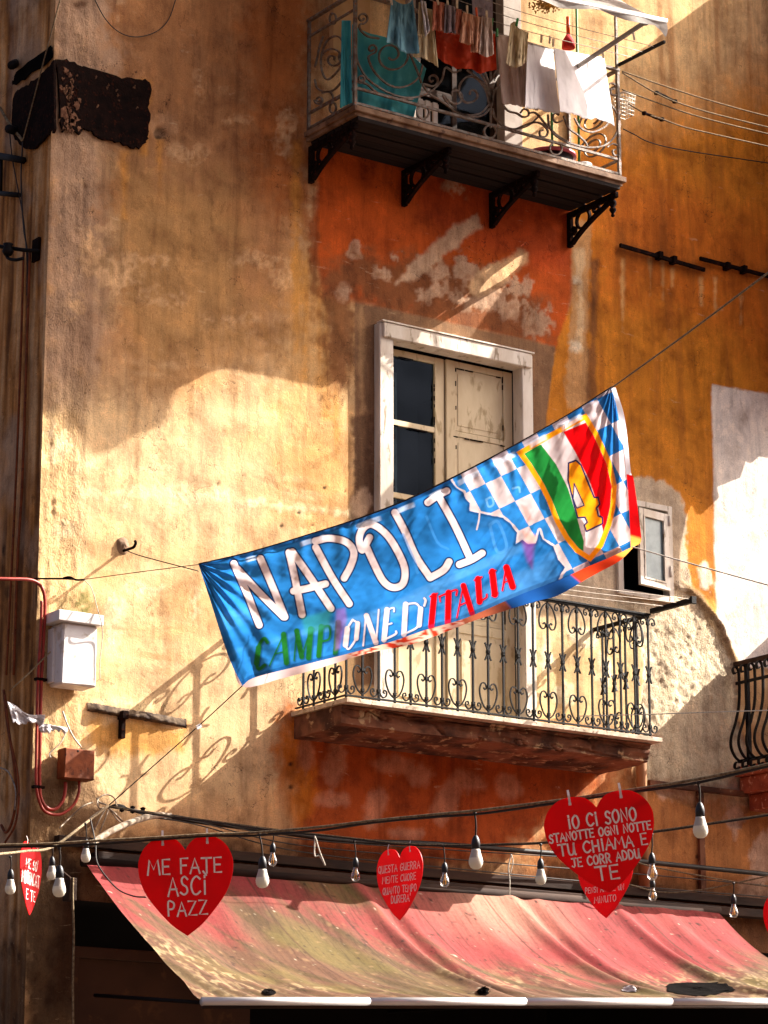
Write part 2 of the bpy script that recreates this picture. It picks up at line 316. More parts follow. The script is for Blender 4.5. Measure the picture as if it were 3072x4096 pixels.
# ================================================================== the building
XL = -3.098                                       # the corner of the house
ZO = zf(0, 0, 1.8517)
def wp(z, pts): return [(lambda q: (q[0], q[2]))(W(*z(x, y))) for x, y in pts]
LD = dict(x0=.045, x1=1.36, z0=5.55, z1=8.735)    # balcony door opening, lower
UD = dict(x0=.30, x1=1.22, z0=10.36, z1=13.0)     # balcony door opening, upper
SW = dict(x0=2.46, x1=2.965, z0=6.985, z1=7.735)  # small window opening
SH = dict(x0=-2.72, x1=4.35, z0=-1, z1=4.02)      # dark shop front under the awning
def lines(a, b, step, extra):
    n = int(round((b-a)/step)); L = np.linspace(a, b, n+1); ex = [e for e in extra if a < e < b]
    for e in ex: L[np.argmin(abs(L-e))] = e
    return L
fx = lines(XL, 4.7, .016, [LD['x0'], LD['x1'], UD['x0'], UD['x1'], SW['x0'], SW['x1'], SH['x0'], SH['x1']])
fz = lines(2.6, 13.3, .016, [LD['z0'], LD['z1'], UD['z0'], UD['z1'], SW['z0'], SW['z1'], SH['z1']])
xs = np.concatenate([fx, [5.5, 7, 9]]); zs = np.concatenate([[-.3, 1.2], fz, [15, 17, 20]])
X, Z = np.meshgrid(xs, zs)
n1 = fbm(X*1.6, Z*1.6, 1, 5); n2 = fbm(X*7, Z*7, 21, 4); n3 = fbm(X*22, Z*22, 41, 3); stv = fbm(X*11, Z*.9, 61, 4); sth = fbm(X*1.4, Z*9, 81, 4)
Col = np.zeros(X.shape+(3,)); Col[:] = lin('#caa97e'); Rough = np.zeros(X.shape); Raise = np.zeros(X.shape)
def blend(m, c): Col[:] = Col*(1-m[..., None])+lin(c)*m[..., None]
def reg(z, pts, c, soft=.1, amp=.08, al=1., rough=None, rise=0, vein=None):
    P = wp(z, pts); px = [p[0] for p in P]; pz = [p[1] for p in P]; g = soft+amp*2+.05
    I = (X > min(px)-g) & (X < max(px)+g) & (Z > min(pz)-g) & (Z < max(pz)+g)
    d = np.full(X.shape, 9.); d[I] = sdist(X[I], Z[I], P); d = d+amp*(n2*.7+n3*.5+n1*.6)
    m = sst(-d, -soft/2, soft/2)*al
    if vein is not None: m = m*np.clip(.5+vein*1.6, 0, 1)
    if c: blend(m, c)
    if rough is not None: Rough[:] = Rough*(1-m)+rough*m
    Raise[:] += m*rise; return m
def ell(z, cx, cy, rx, ry, c, al=.85, soft=.035, amp=.12, ang=0, rise=.004, vein=None):
    pts = []
    for k in range(12):
        a = k*math.pi/6; u, v = rx*math.cos(a), ry*math.sin(a); b = math.radians(ang)
        pts.append((cx+u*math.cos(b)-v*math.sin(b), cy+u*math.sin(b)+v*math.cos(b)))
    return reg(z, pts, c, soft, amp, al, None, rise, vein)
blend(np.clip(n1*1.2+.25, 0, .75), '#b98a58'); blend(np.clip(sth*1.3-.1, 0, .6), '#d8bc92'); blend(np.clip(stv*1.5-.3, 0, .55), '#a67a4c')
# upper left: browner, greyer plaster, painted darker to deepen the shade there
reg(ZO, [(60, -300), (700, -300), (690, 300), (680, 620), (600, 760), (90, 820)], '#99663e', .9, .3, .85)
reg(ZO, [(90, -300), (270, -300), (235, 300), (255, 620), (170, 900), (88, 900)], '#a3876f', .3, .22, .85)
reg(ZO, [(560, -300), (685, -300), (680, 500), (560, 420), (520, 100)], '#9c5a2a', .5, .25, .85)
reg(ZO, [(240, 350), (500, 420), (560, 760), (330, 800), (220, 600)], '#a98452', .6, .3, .6)
for cx, cy, rx, ry in ((190, 540, 25, 55), (250, 600, 45, 30), (215, 490, 30, 20), (160, 660, 25, 40), (330, 560, 60, 10), (500, 190, 50, 8), (430, 175, 10, 30), (520, 260, 30, 12), (620, 280, 25, 60), (180, 400, 14, 22), (175, 90, 10, 35), (255, 30, 12, 40), (560, 560, 60, 14), (620, 600, 30, 30), (400, 330, 40, 10), (350, 640, 50, 14), (500, 690, 60, 10)):
    ell(ZO, cx, cy, rx, ry, '#d0a87c', .85, .05, .18, 0, .003, n3*.7+n2*.6+.1)
for cx, cy, rx, ry in ((185, 403, 8, 12), (170, 10, 14, 10), (200, 465, 5, 8)): ell(ZO, cx, cy, rx, ry, '#5c3a24', .8, .05, .05, 0, -.006)
for cx, w, y0, y1 in ((268, 6, 330, 470), (310, 10, 180, 330), (345, 4, 300, 420), (640, 10, 300, 760), (705, 8, 640, 900), (725, 5, 660, 1000), (690, 6, 620, 840), (660, 7, 560, 820)):
    reg(ZO, [(cx-w, y0), (cx+w, y0), (cx+w*.6, y1), (cx-w*.5, y1)], '#c98a3c', .08, .05, .7)
# yellow ochre beside the door, pale lower left
reg(ZO, [(640, 540), (765, 600), (765, 1120), (700, 1150), (640, 1060), (590, 780)], '#be8e4a', .5, .2, .45)
reg(ZO, [(100, 880), (420, 880), (560, 1000), (520, 1180), (100, 1200)], '#d2b48a', .6, .2, .7)
reg(ZO, [(170, 1440), (640, 1400), (650, 1560), (560, 1700), (300, 1800), (160, 1780)], '#d3b48a', .5, .2, .8)
reg(ZO, [(80, 880), (165, 900), (160, 1330), (150, 1830), (60, 1830)], '#cdab7c', .08, .08, .9)
reg(ZO, [(165, 1050), (420, 1062), (760, 1100), (760, 1118), (420, 1085), (165, 1078)], '#dcc49a', .06, .10, .8, None, .003)
for cx, cy, rx, ry in ((130, 970, 25, 35), (140, 1140, 28, 25), (115, 925, 20, 25), (190, 1010, 30, 18), (270, 1095, 20, 25), (330, 1010, 30, 8), (430, 1070, 60, 6), (560, 1085, 60, 8), (240, 1340, 25, 60), (320, 1270, 50, 8), (420, 1320, 10, 40)):
    ell(ZO, cx, cy, rx, ry, '#e0c9a2', .8, .05, .18, 0, .003, n3*.7+n2*.5+.2)
# orange field under the upper balcony
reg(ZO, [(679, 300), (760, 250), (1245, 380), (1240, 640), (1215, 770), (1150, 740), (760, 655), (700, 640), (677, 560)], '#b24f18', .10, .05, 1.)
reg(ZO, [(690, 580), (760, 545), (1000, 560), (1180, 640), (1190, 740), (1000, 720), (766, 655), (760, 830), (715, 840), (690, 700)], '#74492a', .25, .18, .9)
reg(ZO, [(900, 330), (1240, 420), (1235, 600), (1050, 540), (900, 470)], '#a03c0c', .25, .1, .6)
reg(ZO, [(855, 612), (895, 562), (985, 486), (1030, 462), (1042, 490), (960, 550), (890, 606)], '#c2a284', .05, .05, .9, None, .004)
for cx, cy, rx, ry, an in ((742, 632, 22, 14, 0), (828, 592, 26, 18, 20), (765, 535, 13, 22, 20), (850, 556, 14, 10, 0), (1000, 575, 30, 28, -30), (1128, 622, 36, 28, 10), (1165, 690, 36, 48, 15), (1120, 660, 45, 12, -20), (950, 590, 24, 16, -40), (1060, 640, 30, 25, 0), (930, 630, 40, 14, -20), (1090, 600, 50, 18, 20), (980, 405, 28, 18, 20), (1010, 650, 40, 12, 10)):
    ell(ZO, cx, cy, rx*.85, ry*.85, '#bb9a7e', .85, .06, .14, an, .005, n2*.5+n3*.4+.3)
# right part of the wall
reg(ZO, [(1240, -400), (2600, -300), (2600, 1500), (1560, 1420), (1500, 1300), (1360, 1300), (1200, 1250), (1150, 900), (1238, 640)], '#bc7622', .04, .02, 1.)
reg(ZO, [(1300, 380), (1460, 380), (1700, 500), (1700, 800), (1560, 720), (1290, 640)], '#bc641e', .9, .3, .8)
reg(ZO, [(1200, -400), (2400, -400), (2400, 60), (1650, 180), (1330, 250), (1100, 160)], '#d4b484', 1.0, .2, .85)
blend(((X > W(2300, 900)[0]) & (Z > 8)).astype(float)*np.clip(stv*1.5-.15, 0, .5), '#8c5220')
reg(ZO, [(1238, 470), (1276, 480), (1270, 880), (1225, 880)], '#b58a5c', .04, .05, .9)
reg(ZO, [(1243, 540), (1262, 540), (1262, 760), (1246, 760)], '#cdb28c', .05, .06, .7, None, .003)
reg(ZO, [(1276, 560), (1292, 560), (1288, 860), (1268, 860)], '#70482a', .06, .04, .8)
for cx, y0, y1 in ((1405, 560, 640), (1432, 565, 650), (1452, 580, 620), (1515, 600, 660), (1545, 600, 680), (1345, 560, 720), (1600, 640, 700)): reg(ZO, [(cx-3, y0), (cx+3, y0), (cx+2, y1), (cx-2, y1)], '#d0a468', .04, .03, .75)
reg(ZO, [(672, 300), (684, 300), (690, 640), (668, 640)], '#7a4420', .05, .06, .6)
ell(ZO, 1245, 610, 12, 8, '#d8c8ae', .9, .05, .06); ell(ZO, 1243, 748, 12, 8, '#d8c8ae', .9, .05, .06)
for pts in ([(1340, 528), (1530, 582), (1520, 600), (1340, 552)], [(1520, 560), (1680, 600), (1680, 620), (1520, 585)]): reg(ZO, pts, '#6b3a16', .14, .06, .6)
# painted surround of the door, stained plaster beside it
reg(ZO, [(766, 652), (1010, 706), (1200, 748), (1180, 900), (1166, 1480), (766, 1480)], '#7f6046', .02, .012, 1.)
reg(ZO, [(776, 660), (786, 660), (786, 1100), (778, 1100)], '#b08c64', .04, .04, .6)
reg(ZO, [(760, 900), (800, 900), (806, 1130), (760, 1130)], '#5c4230', .06, .08, .8, None, -.004)
ell(ZO, 780, 1090, 16, 30, '#c0a080', .8, .06, .1)
# pale plaster round the little window, flaking wall behind the lower railing
reg(ZO, [(1366, 1036), (1420, 1034), (1465, 1062), (1482, 1110), (1478, 1180), (1492, 1250), (1496, 1330), (1200, 1380), (1150, 1600), (1140, 1300), (1200, 1200)], '#b9a68e', .03, .06, 1., None, .004)
reg(ZO, [(1140, 1330), (1400, 1330), (1395, 1600), (1140, 1580)], '#cbae80', .3, .12, .85)
for cx, cy, rx, ry in ((1180, 1420, 16, 40), (1260, 1380, 30, 14), (1300, 1460, 20, 40), (1220, 1500, 16, 24)): ell(ZO, cx, cy, rx, ry, '#e2d2b2', .8, .06, .12)
reg(ZO, [(1500, 1290), (1580, 1300), (1560, 1360)], '#c9a24c', .05, .05, .9)
ell(ZO, 1522, 1245, 12, 26, '#e4d8c0', .9, .05, .1)
reg(ZO, [(1536, 828), (1800, 880), (1800, 1450), (1598, 1440), (1565, 1370), (1548, 1340)], '#d9cfc6', .02, .016, 1.)
# bare rough render
reg(ZO, [(1330, 1300), (1440, 1262), (1500, 1285), (1545, 1330), (1572, 1385), (1592, 1440), (1598, 1560), (1640, 1700), (1600, 1790), (1400, 1700), (1385, 1590), (1390, 1400)], '#cdbca0', .012, .035, 1., 1., -.026)
reg(ZO, [(1470, 1255), (1510, 1275), (1562, 1350), (1604, 1440), (1592, 1446), (1548, 1365), (1500, 1295)], '#a38660', .03, .03, .9, None, .006)
# lower right and the wall under the lower balcony
reg(ZO, [(1400, 1680), (1700, 1740), (1750, 2100), (1000, 2020), (1120, 1850), (1290, 1660)], '#9c6030', .3, .15, .9, .15)
for cx, cy, rx, ry in ((1600, 1690, 30, 40), (1650, 1850, 30, 60), (1590, 1760, 14, 50), (1480, 1705, 50, 16), (1630, 1930, 30, 40)): ell(ZO, cx, cy, rx, ry, '#bd9a84', .8, .08, .12)
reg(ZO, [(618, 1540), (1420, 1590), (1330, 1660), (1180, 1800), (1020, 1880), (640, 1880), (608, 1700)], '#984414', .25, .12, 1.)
reg(ZO, [(606, 1560), (650, 1560), (680, 1720), (650, 1790), (608, 1760)], '#c2701e', .2, .12, .9)
for cx, cy, rx, ry, an in ((722, 1650, 24, 50, 10), (850, 1655, 42, 18, 0), (905, 1672, 30, 22, 0), (812, 1745, 24, 52, 18), (960, 1740, 26, 50, 22), (720, 1730, 40, 14, 0), (1010, 1690, 40, 24, 0), (880, 1800, 40, 12, 0), (660, 1620, 20, 40, 0), (1100, 1700, 30, 30, 0)): ell(ZO, cx, cy, rx, ry, '#ae765c', .75, .08, .06, an)
ell(ZO, 1078, 590, 76, 24, '#d2ac80', .9, .06, .05, -35)  # pale ellipse painted where sun through the bracket ring lands
reg(ZO, [(240, 1780), (620, 1700), (640, 1880), (200, 1880)], '#b98c62', .3, .15, .8)
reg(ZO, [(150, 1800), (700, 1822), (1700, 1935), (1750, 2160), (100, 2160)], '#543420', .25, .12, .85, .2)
for cx, cy in ((628, 1650), (628, 1700), (1505, 1790), (1508, 1850), (1512, 1905)): ell(ZO, cx, cy, 4, 4, '#2c1a10', .9, .02, .01, 0, -.006)
# ledge stains, moss, soot, nail holes
reg(ZO, [(190, 1548), (410, 1562), (405, 1630), (330, 1640), (190, 1600)], '#c58c3c', .12, .1, .8)
reg(ZO, [(200, 1508), (330, 1512), (330, 1535), (195, 1530)], '#dcc496', .06, .08, .8, None, .004)
ell(ZO, 190, 1315, 32, 26, '#575a22', .85, .12, .14); ell(ZO, 150, 1310, 22, 22, '#4f4a20', .8, .1, .12)
reg(ZO, [(60, 1680), (170, 1660), (240, 1740), (230, 1830), (60, 1840)], '#5a3c26', .2, .12, .8, .6)
for cx, cy, r in ((700, 1054, 4), (608, 1137, 3), (645, 1107, 3), (675, 1134, 3), (524, 1028, 3), (620, 1060, 2.5), (570, 1180, 3), (745, 1060, 3), (600, 1000, 2.5), (470, 1045, 2.5), (560, 1090, 2)): ell(ZO, cx, cy, r, r, '#2e1c10', .95, .015, .008, 0, -.008)
ell(ZO, 345, 285, 9, 14, '#140a06', 1., .03, .04, 0, -.03); ell(ZO, 352, 272, 26, 16, '#c49a74', .5, .1, .1)
reg(ZO, [(50, 1850), (168, 1850), (168, 2300), (50, 2300)], '#3a2416', .15, .12, .85, .5)  # lower left corner of the front painted darker brown
col_m = sst(-(X-W(300, 2400)[0]), -.15, .05)*(X < 0)
Rough = np.clip(Rough+.35*col_m, 0, 1)
Raise += .004*n1+.0022*n2+.0008*n3 + Rough*(.0065*n3+.006*n2+.006*fbm(X*36, Z*36, 91, 2)) + col_m*(.008*fbm(X*26, Z*1.6, 71, 3)+.004*n2)
Raise[(X > 4.75) | (Z < 2.7) | (Z > 13.2)] = 0
edge = np.minimum.reduce([abs(X-XL)])
Raise[edge < .001] = 0
house = thing('building', (0, 0, 0), 'old house front of peeling ochre and burnt orange plaster with two balconies', 'building')
keep = np.ones((len(zs)-1, len(xs)-1), bool); xc = (xs[1:]+xs[:-1])/2; zc = (zs[1:]+zs[:-1])/2; XC, ZC_ = np.meshgrid(xc, zc)
for r in (LD, UD, SW, SH): keep[(XC > r['x0']) & (XC < r['x1']) & (ZC_ > r['z0']) & (ZC_ < r['z1'])] = False
def gridobj(name, P, keep, mat, parent):
    n, m = P.shape[:2]; idx = np.arange(n*m).reshape(n, m)
    q = np.stack([idx[:-1, :-1], idx[:-1, 1:], idx[1:, 1:], idx[1:, :-1]], -1)[keep]
    me = bpy.data.meshes.new(name); base = WL[parent.name] if parent else np.zeros(3)
    me.vertices.add(n*m); me.vertices.foreach_set('co', (P-base).astype(np.float32).ravel())
    me.loops.add(q.size); me.loops.foreach_set('vertex_index', q.astype(np.int32).ravel())
    me.polygons.add(len(q)); me.polygons.foreach_set('loop_start', np.arange(0, q.size, 4, dtype=np.int32)); me.polygons.foreach_set('loop_total', np.full(len(q), 4, np.int32))
    me.polygons.foreach_set('use_smooth', np.ones(len(q), bool)); me.update(calc_edges=True); me.validate()
    o = bpy.data.objects.new(name, me); SC.collection.objects.link(o); me.materials.append(mat)
    if parent: o.parent = parent
    WL[o.name] = base; return o
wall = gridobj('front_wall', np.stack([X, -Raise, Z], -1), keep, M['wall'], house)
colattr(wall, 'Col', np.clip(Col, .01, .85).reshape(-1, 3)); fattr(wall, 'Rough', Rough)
wall['label'] = 'sunlit ochre and orange plaster front with scraped patches'
# side wall going back from the corner
ys = np.concatenate([np.linspace(0, 2.2, 110), [4, 8]]); zs2 = np.concatenate([[-.3], np.linspace(2.6, 13.3, 360), [20]]); Y2, Z2 = np.meshgrid(ys, zs2)
a = fbm(Y2*16, Z2*.8, 301, 5); b = fbm(Y2*2.2, Z2*1.6, 311, 5); c2 = fbm(Y2*9, Z2*6, 321, 4)
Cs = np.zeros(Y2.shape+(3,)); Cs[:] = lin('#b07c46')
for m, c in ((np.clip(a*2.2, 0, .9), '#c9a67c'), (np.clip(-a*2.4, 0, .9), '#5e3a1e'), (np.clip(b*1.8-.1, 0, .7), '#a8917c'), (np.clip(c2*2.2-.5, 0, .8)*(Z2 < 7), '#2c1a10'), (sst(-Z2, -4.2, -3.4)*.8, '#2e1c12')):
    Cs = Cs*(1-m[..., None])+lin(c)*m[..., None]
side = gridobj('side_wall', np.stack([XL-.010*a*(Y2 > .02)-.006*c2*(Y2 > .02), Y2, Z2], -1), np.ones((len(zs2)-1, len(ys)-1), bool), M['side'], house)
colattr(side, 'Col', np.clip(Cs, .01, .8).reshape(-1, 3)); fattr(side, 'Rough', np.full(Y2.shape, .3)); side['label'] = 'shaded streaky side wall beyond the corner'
m = MB(); m.box(XL, 9, 8, 8.2, -.3, 20); m.box(XL, 9, 0.02, 8, 19.8, 20); m.box(8.8, 9, .02, 8, -.3, 19.8); obj('rear_wall', m, M['across'], house)
# reveals and dark rooms behind the openings
def room(r, depth, name, mat=M['dark'], y0=.062):
    m = MB(); e = .06 if y0 > .01 else 0; x0, x1, z0, z1 = r['x0']-e, r['x1']+e, r['z0']-e, r['z1']+e
    q = [(x0, z0), (x1, z0), (x1, z1), (x0, z1)]
    v = [(x, y0, z) for x, z in q]+[(x, depth, z) for x, z in q]
    m.add(v, [(0, 1, 5, 4), (1, 2, 6, 5), (2, 3, 7, 6), (3, 0, 4, 7), (4, 5, 6, 7)]); return obj(name, m, mat, house)
room(UD, 2.2, 'room'); room(SW, 1.2, 'room'); room(SH, 3.5, 'shop_interior', y0=0.); room(LD, 1.5, 'room')

# lower balcony door: casing, two leaves, panes
dz0, dz1 = 5.60, 8.735
cas = MB(); cas.box(-.095, .045, -.075, .06, dz0, 8.86); cas.box(1.36, 1.475, -.075, .06, dz0, 8.86); cas.box(-.07, 1.45, -.10, .06, 8.735, 8.862); cas.box(-.085, 1.47, -.108, -.02, 8.864, 8.876)
door = obj('balcony_door', cas, M['white'], house, label='white peeling double door with glass panes on the lower balcony')
def leaf(x0, x1, y, hand, shut):
    m = MB(); w = .092; bars = [(x0, x0+w), (x1-w, x1)]
    for a, b in bars: m.box(a, b, y, y+.045, dz0+.02, dz1-.02)
    rails = [(8.66, dz1-.02), (8.07, 8.115), (7.46, 7.505), (6.86, 6.905), (6.42, 6.5), (5.62, 5.78)]
    for a, b in rails: m.box(x0+w, x1-w, y+.004, y+.041, a, b)
    m.box(x0+w, x1-w, y+.012, y+.034, 5.78, 6.42)
    m.box(x0+w+.05, x1-w-.05, y+.003, y+.012, 5.84, 6.36)
    for za, zb in ((8.115, 8.66), (7.505, 8.07), (6.905, 7.46), (6.5, 6.86)):
        p = MB(); p.box(x0+w, x1-w, y+.022, y+.026, za, zb); obj('glass_pane', p, M['glass'], door)
        g = m; m.cur = 1                           # chipped putty line round the pane
        for k in range(14):
            e = random.random()
            if random.random() < .5: xx = x0+w+.006 if random.random() < .4 else x1-w-.006; zz = za+e*(zb-za); g.box(xx-.004, xx+.004, y-.001, y+.006, zz-.02*random.random()-.006, zz+.02)
            else: xx = x0+w+e*(x1-x0-2*w); zz = zb-.006; g.box(xx-.025, xx+.02, y-.001, y+.006, zz-.005, zz+.004)
        if shut:
            s = MB(); s.box(x0+w+.004, x1-w-.004, y+.010, y+.0215, za+.004, zb-.004)
            s.box(x0+w+.03, x1-w-.06, y+.006, y+.010, za+.05, zb-.05); obj('inner_shutter', s, M['cream'], door)
    obj('door_leaf', m, (M['cream'], M['rust']), door)
leaf(.052, .655, .07, 1, False); leaf(.668, 1.352, .055, -1, True)
s = MB(); s.box(.15, .25, .17, .19, 6.3, 8.55); s.box(.15, .17, .19, .24, 5.9, 8.6); obj('open_inner_shutter', s, M['cream'], door)
# upper balcony door
cas = MB(); cas.box(.22, .30, -.04, .06, 10.36, 13); cas.box(1.22, 1.42, -.05, .06, 10.36, 13)
ud = obj('balcony_door', cas, pm('greyed_frame', 'a8998c', '8a7a6c', 5, .7, 0, .2), house, label='half hidden door frame behind the laundry of the upper balcony')
m = MB(); m.box(.31, .42, .06, .10, 10.4, 13); m.box(.42, .75, .06, .10, 11.0, 11.08); m.box(.75, .80, .06, .10, 10.4, 13); m.box(.80, 1.2, .06, .10, 10.4, 10.75); m.box(1.16, 1.215, .05, .1, 10.75, 13)
obj('door_leaf', m, M['wood'], ud); m = MB(); m.box(.42, .75, .075, .08, 11.08, 13); m.box(.42, .75, .075, .08, 10.4, 11.0); m.box(.80, 1.16, .075, .08, 10.75, 13); obj('glass_pane', m, M['glass'], ud)
# small window with a sash swung open
fr = MB()
for x0, x1, z0, z1, y in ((2.40, 2.46, 6.94, 7.785, -.03), (2.965, 3.015, 6.94, 7.785, -.03), (2.46, 2.965, 7.735, 7.785, -.03), (2.46, 2.965, 6.94, 6.985, -.03)): fr.box(x0, x1, y, .06, z0, z1)
win = obj('small_window', fr, M['white'], house, label='small white casement window standing ajar beside the banner')
sash = MB(); hx = 2.955; an = math.radians(9)
def sp(u, y, z): return np.array([hx-u*math.cos(an)+y*math.sin(an)*0, -.035-u*math.sin(an)+y, z])
def sbox(mb, u0, u1, z0, z1, t=.04):
    c = (sp(u0, 0, z0)+sp(u1, 0, z1))/2; mb.obox(c, (sp(u1, 0, 0)-sp(u0, 0, 0))/2, (math.sin(an)*t/2*-1*-1, -math.cos(an)*t/2*-1, 0), (0, 0, (z1-z0)/2))
for q in ((0, .055, 7.03, 7.70), (.33, .385, 7.03, 7.70), (.055, .33, 7.645, 7.70), (.055, .33, 7.03, 7.085)): sbox(sash, *q)
for q in ((.055, .07, 7.085, 7.645), (.315, .33, 7.085, 7.645), (.07, .315, 7.63, 7.645), (.07, .315, 7.085, 7.10)): sbox(sash, *q, t=.052)
sa = obj('sash', sash, M['white'], win); g = MB(); sbox(g, .065, .32, 7.095, 7.635, .006); obj('glass_pane', g, M['frost'], win)
for z in (7.15, 7.6): g = MB(); g.tube([(2.955, -.06, z), (2.955, -.06, z+.09)], .012, 8); obj('hinge', g, M['white'], win)
# shop front: jamb panel, beam above the awning, mouldings
m = MB(); m.box(-2.70, -1.15, .10, .16, -.2, 3.62); m.box(-2.72, -1.1, .05, .12, 3.62, 3.70); m.box(-2.70, -2.64, .06, .11, -.2, 3.62); obj('shutter_panel', m, M['panel'], house)
m = MB(); m.box(-2.9, 4.6, -.07, .02, 4.40, 4.47); m.box(-2.6, 4.6, -.11, -.005, 4.30, 4.37); obj('awning_beam', m, M['wood'], house)
m = MB(); a = W(*ZH(455, 1300), 0); m.box(a[0], a[0]+1.1, -.05, .01, a[2]-.03, a[2]+.015); m.box(a[0]+.55, a[0]+.61, -.03, .01, 4.47, a[2]-.03); obj('plaster_moulding', m, M['slab'], house)

# ================================================================== upper balcony
UX0, UX1, UDp, UZ = -.775, 1.972, .70, 10.36
ub = thing('balcony', (.6, -.35, 10.28), 'upper balcony with scrolled grey iron railing, laundry and dark planked underside', 'balcony')
m = MB(); m.box(UX0-.02, UX1+.02, -UDp-.03, 0, UZ-.045, UZ); m.box(UX0, UX1, -UDp, 0, UZ-.075, UZ-.046); obj('slab', m, M['stone'], ub)
m = MB()
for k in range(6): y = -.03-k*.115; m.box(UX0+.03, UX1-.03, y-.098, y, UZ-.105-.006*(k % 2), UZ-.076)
obj('underside_planks', m, M['planks'], ub)  # planks in an even near-black colour
def bracket(X):
    sz_ = lambda z: 10.244-(10.244-z)*.70; f = lambda d, z: (X, -d, sz_(z)); N = (1, 0, 0); m = MB(); t = .036
    m.box(X-t/2, X+t/2, -.66, 0, UZ-.165, UZ-.116); m.box(X-t/2, X+t/2, -.05, .0, 9.93, UZ-.166)
    arc = cr([f(.055, 9.83), f(.13, 9.90), f(.24, 9.98), f(.40, 10.07), f(.52, 10.13), f(.60, 10.19)], 6); m.strip(arc, t, .030, N)
    ring = [f(.205+.088*math.cos(a), 10.085+.115*math.sin(a)) for a in np.linspace(0, 2*math.pi, 25)]; m.strip(ring, t*.7, .022, N)
    r2 = [f(.385+.038*math.cos(a), 10.135+.038*math.sin(a)) for a in np.linspace(0, 2*math.pi, 19)]; m.strip(r2, t*.7, .022, N)
    sc = cr([f(.06, 9.95), f(.10, 9.985), f(.09, 10.02), f(.06, 10.0)], 5); m.strip(sc, t*.7, .03, N)
    m.prism([(.06, 10.235), (.36, 10.235), (.34, 10.18), (.28, 10.2), (.205, 10.215), (.12, 10.2)], lambda a, b, s: (X+s, -a, sz_(b)), -.014, .014)
    m.prism([(.43, 10.235), (.62, 10.235), (.60, 10.21), (.47, 10.17)], lambda a, b, s: (X+s, -a, sz_(b)), -.014, .014)
    br = obj('bracket', m, M['rust'], ub)
    p = MB(); p.lathe([(.0, -.16), (.018, -.15), (.012, -.125), (.03, -.10), (.03, -.085), (.016, -.07), (.034, -.045), (.034, -.02), (.018, 0), (.018, .06)], (X, -.60, 10.19), 12); obj('finial', p, M['rust'], br)
for Xb in (UX0+.04, .19, 1.10, UX1-.03): bracket(Xb)
yF = -UDp+.02; rz0, rz1, rzt = UZ+.035, UZ+.165, 11.33
def rail_side(X): return lambda d, z: (X, -d, z)
for X in (UX0+.015, UX1-.015):
    m = MB(); m.box(X-.014, X+.014, yF-.014, yF+.014, UZ, rzt); obj('corner_post', m, M['oldiron'], ub); m = MB(); m.box(X-.012, X+.012, -.03, -.005, UZ, rzt); obj('wall_post', m, M['oldiron'], ub)
m = MB(); m.box(UX0, UX1, yF-.02, yF+.02, rzt, rzt+.022)
for X in (UX0+.012, UX1-.012): m.box(X-.018, X+.018, yF+.02, -.005, rzt, rzt+.022)
obj('handrail', m, M['oldiron'], ub)
m = MB()
for z, e in ((rz0, .011), (rz1, .011), (rzt-.13, .008)):
    if z < 11: m.box(UX0+.03, UX1-.03, yF-.010, yF+.010, z-e, z+e)
    for X in (UX0+.015, UX1-.015): m.box(X-.010, X+.010, yF+.014, -.03, z-e, z+e)
obj('cross_rail', m, M['oldiron'], ub)
m = MB(); N = (0, 1, 0)
def fr_(pts, k=7, t=.013, z=Z1):
    P = cr([W(*z(x, y), UDp-.02) for x, y in pts], k); P[:, 1] = yF; m.strip(P, .016, t, N)
def spir(cx, cy, r0, r1, a0, turns, n=26, z=Z1, extra=[]):
    return [(cx+(r0+(r1-r0)*i/n)*math.cos(a0+turns*2*math.pi*i/n), cy+(r0+(r1-r0)*i/n)*math.sin(a0+turns*2*math.pi*i/n)) for i in range(n+1)]+extra
# left half (curled leaves and long sweeps)
fr_(spir(430, 228, 14, 78, 2.4, -1.55, 24)[:-2]+[(540, 300), (555, 345)], 3)
fr_(spir(350, 203, 6, 22, 0, 1.25, 12)+[(335, 240), (355, 290), (395, 335), (445, 362), (500, 355), (545, 320), (560, 270)], 3)
fr_([(285, 225), (292, 260), (330, 325), (400, 375), (470, 402), (540, 402), (600, 375), (640, 330), (655, 280), (690, 300), (720, 290)], 6)
fr_(spir(305, 327, 5, 18, 0, 1.4, 12)+[(330, 350), (370, 385), (430, 408), (520, 412)], 3)
fr_(spir(600, 330, 6, 30, 1, 1.2, 12)+[(560, 350), (590, 390), (640, 420), (690, 455), (740, 478), (800, 470), (835, 435)], 3)
fr_(spir(310, 75, 6, 26, 0, 1.3, 12)+[(300, 120), (330, 150), (380, 160)], 3)
# palmette in the middle
for q in ([(843, 530), (843, 440), (842, 360), (843, 290)], [(838, 430), (828, 380), (800, 335), (745, 290)], [(840, 425), (832, 370), (810, 320), (775, 275)], [(842, 420), (838, 360), (822, 310), (808, 280)],
          [(846, 430), (850, 370), (866, 325), (890, 300)], [(846, 440), (856, 385), (880, 350), (910, 335)], [(844, 420), (848, 350), (860, 305), (872, 285)]): fr_(q)
fr_([(838, 440), (825, 380), (790, 330), (750, 318), (718, 345), (712, 390), (738, 424), (772, 420), (788, 398), (778, 376), (760, 376), (756, 392)], 6)
fr_([(838, 450), (815, 475), (770, 485), (715, 470), (670, 435), (645, 395), (680, 425), (712, 428), (724, 400), (706, 376), (684, 380), (682, 396)], 6)
fr_([(850, 450), (862, 490), (900, 525), (945, 535), (1000, 520), (1045, 480)], 6)
fr_([(905, 405), (893, 430), (915, 460), (950, 470), (975, 485), (998, 480), (998, 460), (980, 452), (966, 468)], 6)
